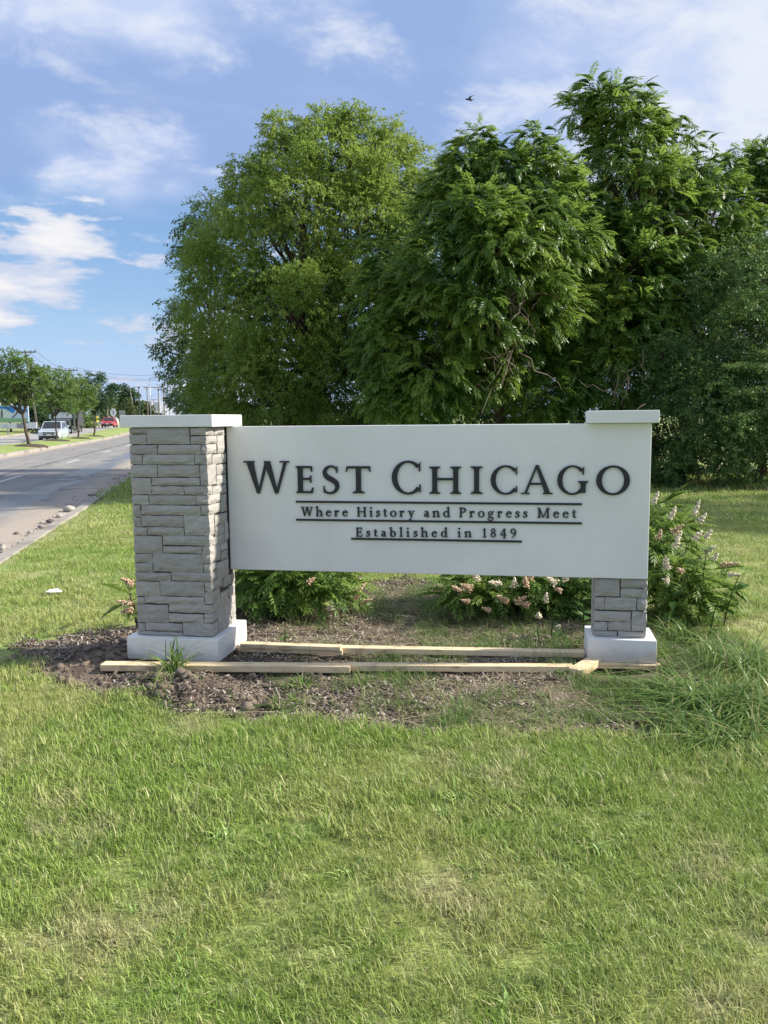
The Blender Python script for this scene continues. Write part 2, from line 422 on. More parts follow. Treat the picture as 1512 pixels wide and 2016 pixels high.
def vnoise(P, scale, seed=0):
    """value noise on the ground plane"""
    r = np.random.default_rng(seed); T = r.random((256, 256))
    q = P*scale + 1000.0; i = np.floor(q).astype(int); f = q - i; f = f*f*(3-2*f)
    a = T[i[:, 0] % 256, i[:, 1] % 256]; b = T[(i[:, 0]+1) % 256, i[:, 1] % 256]
    c = T[i[:, 0] % 256, (i[:, 1]+1) % 256]; d = T[(i[:, 0]+1) % 256, (i[:, 1]+1) % 256]
    return (a*(1-f[:, 0])+b*f[:, 0])*(1-f[:, 1]) + (c*(1-f[:, 0])+d*f[:, 0])*f[:, 1]
def fbm(P, s, o=4, seed=0): return sum(vnoise(P, s*2**k, seed+k)*0.5**k for k in range(o))/sum(0.5**k for k in range(o))
R0xy = np.array([R0.x, R0.y]); RDxy = np.array([RD.x, RD.y]); RNxy = np.array([RN.x, RN.y])
HOLE = sign_w(2.52, 0.34)
CLODS = [(G(150, 1310), 0.38, 0.07), (G(330, 1362), 0.42, 0.09), (G(400, 1380), 0.30, 0.06), (G(215, 1285), 0.3, 0.05), (G(1040, 1268), 0.25, 0.06), (G(95, 1290), 0.2, 0.04)]
def height(P):
    tt = (P - R0xy) @ RNxy
    h = (fbm(P, 0.5, 3, 5)-0.5)*0.10*np.clip((3.0-np.abs(tt-20)*0.0)/3, 0, 1)
    near = np.clip(-tt/2.5, 0, 1)                      # lawn is level with the kerb at the road
    h = h*near + (fbm(P, 3.0, 3, 9)-0.5)*0.025*near
    sd = poly_sd(P, BEDW); bed = np.clip(sd/0.22+0.5, 0, 1)
    h += bed*((fbm(P, 6, 4, 3)-0.5)*0.05 - 0.012)
    for c, r, a in CLODS:
        d = np.hypot(P[:, 0]-c.x, (P[:, 1]-c.y)*1.3)
        h += a*np.clip(1-(d/r)**2, 0, 1)*(0.55+1.3*(fbm(P, 14, 3, 21)-0.35))
    # level pads under the two piers, a hole dug beside the small one
    for (u0, u1, v0, v1) in ((-0.70, 0.06, -0.03, 0.60), (2.30, 2.84, 0.32, 0.76)):
        du = (P[:, 0]-SIGN_O.x)*UA.x + (P[:, 1]-SIGN_O.y)*UA.y; dv = (P[:, 0]-SIGN_O.x)*VA.x + (P[:, 1]-SIGN_O.y)*VA.y
        m = np.clip(1 - np.maximum(np.maximum(u0-du, du-u1), np.maximum(v0-dv, dv-v1))/0.10, 0, 1)
        h = h*(1-m) + (-0.012)*m
    d = np.hypot((P[:, 0]-HOLE.x)/0.17, (P[:, 1]-HOLE.y)/0.12)
    h -= 0.14*np.clip(1.25-d, 0, 1)
    flat = np.clip((tt+0.05)/0.25, 0, 1)
    far = np.clip((tt-19.5)/0.5, 0, 1)
    h = h*(1-flat) + flat*(-0.16)*(1-far) + far*0.06 + rise((P - R0xy) @ RDxy)
    return h, bed
def axis(lo, hi, step, far_lo, far_hi):
    a = list(np.arange(lo, hi, step)); g = step; x = a[-1]
    while x < far_hi: g *= 1.16; x += g; a.append(x)
    g = step; x = lo
    while x > far_lo: g *= 1.16; x -= g; a.insert(0, x)
    return np.array(a)
ax = axis(-4.2, 3.6, 0.034, -3000, 3000); ay = axis(1.7, 9.2, 0.034, -60, 4500)
gx, gy = np.meshgrid(ax, ay); P = np.stack([gx.ravel(), gy.ravel()], 1)
hz, bedm = height(P)
nx, ny = len(ax), len(ay)
idx = np.arange(nx*ny).reshape(ny, nx)
fq = np.stack([idx[:-1, :-1].ravel(), idx[:-1, 1:].ravel(), idx[1:, 1:].ravel(), idx[1:, :-1].ravel()], 1)
ground = np_obj('ground', np.column_stack([P, hz]), fq, M_GROUND, attrs={'bed': bedm}, smooth=True)
tag(ground, 'mown lawn with a bare soil and mulch bed around the sign', 'ground', kind='structure')

# ------------------------------------------------------------------ road, kerbs, median
S0, S1 = -14.0, 900.0
def strip(name, t0, t1, z, m, s0=S0, s1=S1, n=120):
    v = []; f = []
    ss = [s0 + (s1-s0)*(i/n)**1.8 for i in range(n+1)]
    for s in ss:
        v += [road_p(s, t0, z), road_p(s, t1, z)]
    for i in range(n): f.append((2*i, 2*i+2, 2*i+3, 2*i+1))
    mb = MB(); mb.v = [tuple(p) for p in v]; mb.f = f
    return mb.build(name, m)
road = tag(strip('road', 0.10, 7.45, -0.06, M_ROAD), 'worn grey two-lane road with tar seams and a wet streak', 'road', kind='structure')
T_M0 = 7.45; T_M1 = 11.6; T_F = 18.6
road2 = tag(strip('far_carriageway', T_M1, T_F, -0.06, M_ROAD2), 'pale oncoming carriageway beyond the grass median', 'road', kind='structure')
def kerb(name, t0, t1, z1, label):
    e = tag(empty(name, road_p(S0, (t0+t1)/2, -0.1), 0), label, 'kerb', kind='structure')
    s = S0
    while s < 260:
        L = 3.0 if s < 120 else 12.0
        a, b = s+0.012, s+L-0.012
        mb = MB(); q = [road_p(a, t0), road_p(b, t0), road_p(b, t1), road_p(a, t1)]
        j = random.uniform(-0.008, 0.008)
        base = [Vector((p.x, p.y, p.z-0.14)) - e.location for p in q]; top = [Vector((p.x, p.y, p.z+z1+j)) - e.location for p in q]
        mb.v = [tuple(p) for p in base+top]; mb.f = [(3,2,1,0),(4,5,6,7),(0,1,5,4),(1,2,6,5),(2,3,7,6),(3,0,4,7)]
        mb.build('kerb_stone', M_KERB, e, bevel=0.018)
        s += L
    return e
kerb('lawn_kerb', -0.06, 0.11, 0.012, 'low pale kerb between the lawn and the gutter')
kerb('median_kerb', T_M0, T_M0+0.20, 0.10, 'stained kerb along the near side of the grass median')
kerb('median_far_kerb', T_M1-0.2, T_M1, 0.10, 'kerb on the oncoming-traffic side of the grass median')
kerb('verge_kerb', T_F, T_F+0.2, 0.09, 'kerb below the billboard verge')
mb = MB(); sv = [S0 + (S1-S0)*(i/120)**1.8 for i in range(121)]
prof = [(T_M0+0.20, 0.08), (T_M0+0.8, 0.15), ((T_M0+T_M1)/2, 0.21), (T_M1-0.8, 0.15), (T_M1-0.20, 0.08)]
for s in sv: mb.v += [tuple(road_p(s, a, z)) for a, z in prof]
for i in range(120):
    for k in range(4): mb.f.append((i*5+k, i*5+5+k, i*5+6+k, i*5+k+1))
tag(mb.build('median', M_TURF, smooth=True), 'long grass median strip planted with young trees', 'median', kind='structure')
def dash(pa, pb, wd=0.13):
    a, b = G(*pa, -0.056), G(*pb, -0.056)
    # keep the dash true to the lane direction
    sa = (a - road_p(0, 0)).dot(RD); sb = (b - road_p(0, 0)).dot(RD); ta = ((a - road_p(0, 0)).dot(RN) + (b - road_p(0, 0)).dot(RN))/2
    mb = MB(); mb.poly([road_p(sa, ta-wd/2, -0.056), road_p(sb, ta-wd/2, -0.056), road_p(sb, ta+wd/2, -0.056), road_p(sa, ta+wd/2, -0.056)])
    mb.build('lane_dash', M_PAINT, road); return sa, ta
sa, ta = dash((-14, 951), (47, 936))
for k in range(1, 12):
    s = sa + 10.6*k; L = 3.0
    mb = MB(); mb.poly([road_p(s, ta-0.065, -0.056), road_p(s+L, ta-0.065, -0.056), road_p(s+L, ta+0.065, -0.056), road_p(s, ta+0.065, -0.056)])
    mb.build('lane_dash', M_PAINT, road)
# grit and broken stone lying in the gutter
def stone_verts(r, seed):
    g = np.random.default_rng(seed); bm = bmesh.new(); bmesh.ops.create_icosphere(bm, subdivisions=1, radius=r)
    for v in bm.verts: v.co = Vector((v.co.x*g.uniform(.7, 1.3), v.co.y*g.uniform(.7, 1.3), v.co.z*g.uniform(.45, .85)))
    vs = np.array([v.co[:] for v in bm.verts]); fs = np.array([[v.index for v in f.verts] for f in bm.faces]); bm.free(); return vs, fs
M_GRIT = mat('gutter_stone', lambda t: principled(t, t.mix(attr(t, 'rnd'), (0.11, 0.10, 0.095), (0.46, 0.42, 0.37)), 0.9))
vv, ff, rr = [], [], []; off = 0
protos = [stone_verts(1.0, k) for k in range(5)]
for k in range(2600):
    s = RNG.uniform(-6, 40); t_ = 0.13 + abs(RNG.normal(0, 0.26))*(0.5+0.8*float(fbm(np.array([[s, 0.]]), 0.35, 2, 4)[0]))
    if float(fbm(np.array([[s, 3.]]), 0.5, 2, 8)[0]) < RNG.uniform(0.2, 0.65): continue
    r = min(0.05, 0.006*RNG.pareto(1.9)+0.006)
    a = RNG.uniform(0, 6.28); R = np.array([[math.cos(a), -math.sin(a), 0], [math.sin(a), math.cos(a), 0], [0, 0, 1]])
    v0, f0 = protos[k % 5]; p = road_p(s, t_, -0.06 + r*0.25)
    vv.append(v0 @ R.T*r + np.array(p)); ff.append(f0+off); rr.append(np.full(len(v0), RNG.random())); off += len(v0)
tag(np_obj('gutter_gravel', np.concatenate(vv), np.concatenate(ff), M_GRIT, attrs={'rnd': np.concatenate(rr)}), 'loose grit and broken stone lying along the near gutter', 'gravel', kind='stuff')
for k, (px_, py_, r, lab) in enumerate([(165, 1006, .13, 'pale flat stone lying in the gutter beside smaller grit'), (131, 1029, .075, 'dark round stone lying alone in the gutter grit'), (152, 1018, .08, 'small pale stone between the dark stone and the flat stone'),
                                 (117, 1039, .07, 'grey broken stone in the gutter by the grass edge'), (222, 975, .07, 'grey stone at the far end of the gutter grit near the pier')]):
    v0, f0 = stone_verts(r, 30+k); o = np_obj('stone', v0, f0, M_GRIT, attrs={'rnd': np.full(len(v0), [0.9, 0.05, 0.85, 0.4, 0.35][k])})
    p = G(px_, py_, -0.06); tq = (p - road_p(0, 0)).dot(RN)
    if tq < 0.22: p = p + RN*(0.22-tq)
    o.location = (p.x, p.y, -0.06 + r*0.35); o.rotation_euler = (0, 0, k*1.3); tag(o, lab, 'stone', 'stones in the gutter')
#PART2
# ------------------------------------------------------------------ the sign
sign = empty('monument_sign', SIGN_O, TH)
tag(sign, 'pale town sign with raised black lettering between two grey stone piers', 'sign')
ZB, ZT, ZC, ZK = 0.03, 0.180, 1.5536, 1.633
E_ = 0.054; PV0, PV1 = 0.054, 0.488
U0, U1 = -0.583, -0.054
VP, VPB = 0.4085, 0.486
UP1 = 2.7208; ZP0 = 0.5695
RP0, RP1, RPV0, RPV1 = 2.399, 2.7225, 0.428, 0.66
def slab(name, parent, x0, x1, y0, y1, z0, z1, m=M_PANEL, bev=0.006, label=None):
    mb = MB(); mb.box(x0, x1, y0, y1, z0, z1); o = mb.build(name, m, parent, bevel=bev)
    if label: o['label'] = label
    return o
def stone(parent, u0, u1, z0, z1, vf, vb, side_v1=None, axis_='front', seed=0):
    """one split-faced stone; 'front' faces -v, 'side' faces +u, a corner stone is dressed on both"""
    g = np.random.default_rng(seed)
    nz = 3 if z1-z0 < 0.09 else 4
    prot = g.uniform(0.003, 0.008)
    def face(a0, a1):
        n = max(3, int(round((a1-a0)/0.045)))
        A = np.linspace(a0, a1, n+1); Zs = np.linspace(z0, z1, nz+1)
        pts = np.zeros((nz+1, n+1, 3))
        for j in range(nz+1):
            for i in range(n+1):
                edge = i in (0, n) or j in (0, nz)
                da = 0 if i in (0, n) else g.uniform(-.3, .3)*(a1-a0)/n
                dz = 0 if j in (0, nz) else g.uniform(-.3, .3)*(z1-z0)/nz
                # ragged arrises
                if edge:
                    da += g.uniform(-.0022, .0022); dz += g.uniform(-.0022, .0022)
                d = (g.uniform(-.006, -.001) if edge else prot*0.8 + g.uniform(-.002, .004))
                pts[j, i] = (A[i]+da, d, Zs[j]+dz)
        return pts, n
    mb = MB()
    def add_grid(fn, pts, n):
        base = len(mb.v)
        for j in range(nz+1):
            for i in range(n+1): mb.v.append(fn(pts[j, i]))
        for j in range(nz):
            for i in range(n):
                a = base+j*(n+1)+i; q = (a, a+1, a+n+2, a+n+1)
                mb.f.append(q)
        return base
    def skirt(base, n, fn_back):
        ring = [base+i for i in range(n+1)] + [base+j*(n+1)+n for j in range(1, nz+1)] + [base+nz*(n+1)+i for i in range(n-1, -1, -1)] + [base+j*(n+1) for j in range(nz-1, 0, -1)]
        b2 = len(mb.v)
        for r in ring: mb.v.append(fn_back(mb.v[r]))
        m = len(ring)
        for k in range(m): mb.f.append((ring[(k+1) % m], ring[k], b2+k, b2+(k+1) % m))
    if axis_ == 'front':
        pts, n = face(u0, u1)
        corner = side_v1 is not None
        if corner:   # right-hand arris follows one ragged line shared by both faces
            sp, sn = face(vf, side_v1)
            rag = [(g.uniform(-.006, .004), g.uniform(-.004, .004)) for _ in range(nz+1)]
            for j in range(nz+1):
                zc = pts[j, n, 2]; cu = u1 + rag[j][0]; cd = rag[j][1]
                pts[j, n] = (cu, cd, zc)
                sp[j, 0] = (vf - cd, cu - u1, zc)
        b = add_grid(lambda p: (p[0], vf - p[1], p[2]), pts, n); skirt(b, n, lambda v: (v[0], vb, v[2]))
        if corner:
            b = add_grid(lambda p: (u1 + p[1], p[0], p[2]), sp, sn); skirt(b, sn, lambda v: (u1-0.03, v[1], v[2]))
    else:            # u0,u1 are v coordinates here, vf is the u of the face
        pts, n = face(u0, u1)
        b = add_grid(lambda p: (vf + p[1], p[0], p[2]), pts, n); skirt(b, n, lambda v: (vf-0.03, v[1], v[2]))
    return mb.build('stone', M_STONE, parent)

# big pier
pier = slab('pier', sign, U0+0.012, U1-0.012, PV0+0.012, PV1-0.012, ZT-0.01, ZC+0.01, M_MORTAR, 0.0, 'broad stone-clad pier')
slab('pier_base', pier, -0.638, 0.0, 0.0, 0.545, ZB, ZT)
slab('pier_cap', pier, -0.634, -0.004, 0.036, 0.585, ZC+0.002, ZK)
K = 280/1045.0
def zf(x, y): return (220+x*K, 790+y*K)
FRONT = [(140,250,192,240),(255,568,195,315),(140,252,245,316),(145,332,321,387),(337,652,320,388),(148,220,393,464),(225,605,392,465),
 (150,332,470,557),(337,642,470,556),(150,288,563,685),(293,642,562,619),(293,528,625,686),(155,268,691,759),(273,617,692,760),(157,210,765,850),(215,650,766,835),
 (160,212,856,922),(216,527,841,922),(163,256,928,983),(260,528,927,985),(165,368,990,1117),(378,660,1067,1118),(170,297,1123,1186),(302,667,1122,1255),(172,298,1191,1255),
 (175,433,1261,1320),(177,352,1326,1433),(356,678,1325,1434),(178,236,1438,1490),(240,678,1438,1490),(178,415,1495,1626),(420,672,1565,1627),(180,242,1632,1688),(247,517,1632,1689),(180,517,1694,1729)]
CORNER = [(575,705,195,250,752),(578,705,255,315,775),(657,705,320,387,773),(610,708,392,464,738),(648,712,470,620,770),(533,715,625,687,742),(622,717,692,760,800),(655,720,766,836,802),
 (533,725,841,988,757),(373,727,992,1062,745),(665,730,1067,1192,800),(675,732,1197,1257,770),(438,735,1261,1324,772),(683,735,1330,1401,820),(683,737,1405,1492,800),(420,738,1497,1560,757),(677,738,1565,1630,780),(523,738,1635,1729,785)]
SIDE = [(757,830,192,245),(780,830,250,378),(742,812,389,458),(817,842,382,452),(775,842,464,535),(775,842,541,610),(747,845,616,684),(805,848,682,810),(762,850,828,902),(765,828,908,980),(833,856,886,1025),(750,830,986,1052),
 (805,856,1036,1092),(806,856,1097,1162),(775,862,1172,1300),(825,886,1282,1352),(805,862,1395,1470),(868,922,1345,1425),(890,925,1250,1340),(762,862,1440,1548),(866,922,1430,1490),(785,885,1492,1610),(889,925,1480,1585),(790,878,1612,1698),(883,922,1592,1665)]
sd_ = 100
for (x0, x1, y0, y1) in FRONT:
    a = sign_v(*zf(x0, (y0+y1)/2), PV0); b = sign_v(*zf(x1, (y0+y1)/2), PV0); xm = (x0+x1)/2
    z1 = sign_v(*zf(xm, y0), PV0)[1]; z0 = sign_v(*zf(xm, y1), PV0)[1]
    u0 = U0 if x0 < 200 and x0 <= 182 else a[0]
    z0 = max(z0, ZT+0.001); z1 = min(z1, ZC-0.003)
    stone(pier, u0, b[0], z0, z1, PV0, PV0+0.03, seed=sd_); sd_ += 1
for (x0, x1, y0, y1, xs) in CORNER:
    a = sign_v(*zf(x0, (y0+y1)/2), PV0)
    z1 = sign_v(*zf(x1-5, y0), PV0)[1]; z0 = sign_v(*zf(x1-5, y1), PV0)[1]
    sv_ = sign_u(*zf(xs, (y0+y1)/2 - (xs-x1)*0.35*(y0-80)/1650), U1)[0]
    z0 = max(z0, ZT+0.001); z1 = min(z1, ZC-0.003)
    stone(pier, a[0], U1, z0, z1, PV0, PV0+0.03, side_v1=max(PV0+0.06, min(sv_, PV1)), seed=sd_); sd_ += 1
for (x0, x1, y0, y1) in SIDE:
    ym = (y0+y1)/2; xm = (x0+x1)/2
    v0 = sign_u(*zf(x0, ym), U1)[0]; v1 = sign_u(*zf(x1, ym), U1)[0]
    z1 = sign_u(*zf(xm, y0), U1)[1]; z0 = sign_u(*zf(xm, y1), U1)[1]
    z0 = max(z0, ZT+0.001); z1 = min(z1, ZC-0.003); v1 = min(v1, PV1)
    if v1-v0 > 0.015 and z1-z0 > 0.02: stone(pier, v0, v1, z0, z1, U1, 0, axis_='side', seed=sd_); sd_ += 1
# faces turned away from the photograph get stones in the same coursing
z = ZT+0.002; row = 0
while z < ZC-0.02:
    hh = min(random.choice((0.055, 0.065, 0.09)), ZC-0.003-z)
    for (pa, pb, kind) in ((PV0+0.035, PV1-0.035, 'l'), (U0, U1, 'b')):
        x = pa
        while x < pb-0.02:
            ww = min(random.uniform(0.12, 0.3), pb-x)
            if pb-x-ww < 0.06: ww = pb-x
            mb = MB()
            if kind == 'l': mb.box(U0-random.uniform(.001, .007), U0+0.03, x, x+ww-0.006, z, z+hh-0.006)
            else: mb.box(x, x+ww-0.006, PV1-0.03, PV1+random.uniform(.001, .007), z, z+hh-0.006)
            mb.build('stone', M_STONE, pier, bevel=0.003); x += ww
    z += hh; row += 1
# small pier
pier2 = slab('pier', sign, RP0+0.012, RP1-0.012, RPV0+0.012, RPV1-0.012, ZT-0.01, ZP0+0.02, M_MORTAR, 0.0, 'narrow stone-clad pier under the panel end')
slab('pier_base', pier2, 2.357, 2.783, 0.375, 0.715, ZB, ZT)
slab('pier_cap', pier2, 2.332, 2.757, 0.352, 0.60, ZC+0.002, ZK)
K5 = 432/1512.0
def z5(x, y): return (1080+x*K5, 950+y*K5)
RFR = [(318,490,664,785),(498,685,664,728),(498,685,733,795),(318,385,791,876),(390,605,794,880),(612,685,800,884),(318,565,888,957),(573,683,891,1024),(318,405,962,1020),(412,567,962,1022),(318,472,1025,1066),(478,680,1029,1069)]
for (x0, x1, y0, y1) in RFR:
    ym = (y0+y1)/2
    u0 = RP0 if x0 == 318 else sign_v(*z5(x0, ym), RPV0)[0]
    u1 = RP1 if x1 > 660 else sign_v(*z5(x1, ym), RPV0)[0]
    z1 = min(sign_v(*z5((x0+x1)/2, y0), RPV0)[1], ZP0-0.002); z0 = max(sign_v(*z5((x0+x1)/2, y1), RPV0)[1], ZT+0.001)
    stone(pier2, u0, u1, z0, z1, RPV0, RPV0+0.03, side_v1=(RPV0+0.11 if x1 > 660 else None), seed=sd_); sd_ += 1
z = ZT+0.002
while z < ZP0-0.02:
    hh = min(random.choice((0.055, 0.07, 0.09)), ZP0-0.003-z)
    for (x0, x1, y0, y1) in ((RP1-0.03, RP1+0.004, RPV0+0.12, RPV1), (RP0-0.004, RP0+0.03, RPV0+0.032, RPV1)):
        ym = y0 + (y1-y0)*random.uniform(.35, .65)
        for a, b in ((y0, ym-0.003), (ym+0.003, y1)):
            mb = MB(); mb.box(x0, x1, a, b, z, z+hh-0.006); mb.build('stone', M_STONE, pier2, bevel=0.004)
    z += hh
# panel
panel = slab('panel', sign, U1-0.002, UP1, VP, VPB, ZP0, ZC, M_PANEL, 0.0065)

# ---- lettering: each letter is a raised solid
class Glyph:
    def __init__(s): s.strips = []; s.w = 0
    def st(s, pairs): s.strips.append(pairs); return s
    def rect(s, x0, x1, y0, y1): return s.st([((x0, y0), (x0, y1)), ((x1, y0), (x1, y1))])
    def quad(s, a, b, c, d): return s.st([(a, d), (b, c)])
    def diag(s, x0, y0, x1, y1, w0, w1=None):
        w1 = w0 if w1 is None else w1
        return s.st([((x0-w0/2, y0), (x0+w0/2, y0)), ((x1-w1/2, y1), (x1+w1/2, y1))])
    def stem(s, x, y0, y1, w, sb=0.0, stp=0.0, th=0.045):
        s.rect(x-w/2, x+w/2, y0, y1)
        for (y, d, hw) in ((y0, 1, sb), (y1, -1, stp)):
            if hw:
                s.rect(x-hw, x+hw, y, y+d*th)
                s.quad((x-hw*0.8, y+d*th*0.9), (x+hw*0.8, y+d*th*0.9), (x+w*0.5, y+d*(th+0.07)), (x-w*0.5, y+d*(th+0.07)))
        return s
    def ring(s, cx, cy, rx, ry, ts, tt, a0=0, a1=360, n=40, tilt=0.0):
        pr = []
        for k in range(n+1):
            a = math.radians(a0+(a1-a0)*k/n); tl = math.radians(tilt)
            c, q = math.cos(a), math.sin(a)
            pr.append(((cx+rx*c, cy+ry*q), (cx+(rx-ts)*math.cos(a-tl), cy+(ry-tt)*math.sin(a-tl))))
        return s.st(pr)
    def curve(s, pts, ws, n=9):
        P_ = [Vector((p[0], p[1])) for p in pts]; out = []; W_ = []
        m = len(P_)
        for i in range(m-1):
            p0, p1, p2, p3 = P_[max(i-1, 0)], P_[i], P_[i+1], P_[min(i+2, m-1)]
            for k in range(n if i < m-2 else n+1):
                t = k/n
                out.append(0.5*((2*p1)+(p2-p0)*t+(2*p0-5*p1+4*p2-p3)*t*t+(3*p1-p0-3*p2+p3)*t**3)); W_.append(ws[i]*(1-t)+ws[i+1]*t)
        pr = []
        for i, p in enumerate(out):
            d = (out[min(i+1, len(out)-1)]-out[max(i-1, 0)]).normalized(); nn = Vector((-d.y, d.x))*W_[i]/2
            pr.append(((p+nn)[:], (p-nn)[:]))
        return s.st(pr)
def caps(ch):
    g = Glyph(); T = 0.185; H = 0.074
    if ch == 'W':
        g.w = 1.43
        g.diag(.19, 1, .45, -.015, .22, .09); g.diag(.46, -.015, .72, .99, .07, .09); g.diag(.735, 1, 1.02, -.015, .20, .09); g.diag(1.03, -.015, 1.32, 1, .07, .10)
        g.rect(0, .345, .955, 1); g.rect(1.14, 1.43, .955, 1)
    elif ch == 'E':
        g.w = .70; g.stem(.215, 0, 1, T, .16, .16)
        g.rect(.2, .63, 1-H, 1); g.quad((.57, .94), (.64, .78), (.66, .78), (.66, 1)); g.rect(.2, .58, .49, .49+H); g.quad((.55, .51), (.60, .38), (.625, .38), (.625, .66)); g.quad((.55, .53), (.60, .66), (.62, .66), (.62, .5))
        g.rect(.2, .66, 0, H); g.quad((.58, .03), (.675, 0), (.70, .21), (.665, .21))
    elif ch == 'S':
        g.w = .62
        g.curve([(.53, .80), (.49, .92), (.33, .985), (.16, .92), (.085, .76), (.16, .61), (.34, .50), (.50, .385), (.545, .22), (.45, .06), (.26, .0), (.10, .06), (.05, .20)],
                [.035, .065, .075, .11, .15, .18, .195, .18, .15, .11, .075, .065, .035])
        g.quad((.50, .93), (.535, .74), (.565, .74), (.565, .99)); g.quad((.035, .01), (.06, .02), (.065, .27), (.03, .27))
    elif ch == 'T':
        g.w = .92; g.stem(.47, 0, 1, T, .22, 0); g.rect(.06, .87, 1-H-.01, 1)
        g.quad((0.0, .79), (.03, .79), (.11, .97), (.04, 1)); g.quad((.89, .79), (.92, .79), (.90, 1), (.82, .97))
    elif ch in 'CG':
        g.w = .98 if ch == 'C' else 1.12
        g.ring(.545, .5, .545, .53, .185, .068, 40, 322, 48, tilt=0)
        g.quad((.90, .70), (.955, .70), (.955, 1.0), (.92, .92)); g.quad((.885, .86), (.945, .80), (.945, .90), (.90, .93))
        if ch == 'C': g.quad((.925, .10), (.962, .03), (.962, .29), (.92, .29)); g.quad((.885, .10), (.93, .06), (.94, .17), (.92, .22))
        else: g.stem(.93, .05, .47, T, 0, .185); g.quad((.83, .04), (.99, .06), (.99, .14), (.84, .17))
    elif ch == 'H':
        g.w = 1.19; g.stem(.21, 0, 1, T, .20, .20); g.stem(.98, 0, 1, T, .20, .20); g.rect(.2, .98, .50, .50+H+.01)
    elif ch == 'I':
        g.w = .46; g.stem(.23, 0, 1, T, .22, .22)
    elif ch == 'A':
        g.w = 1.16; g.diag(.15, 0, .565, 1.03, .095, .075); g.diag(.575, 1.05, .985, 0, .12, .215); g.rect(.29, .84, .335, .335+H)
        g.rect(0, .32, 0, .045); g.rect(.80, 1.16, 0, .045)
    elif ch == 'O':
        g.w = 1.14; g.ring(.57, .5, .57, .535, .195, .072, 0, 360, 60, tilt=-6)
    return g
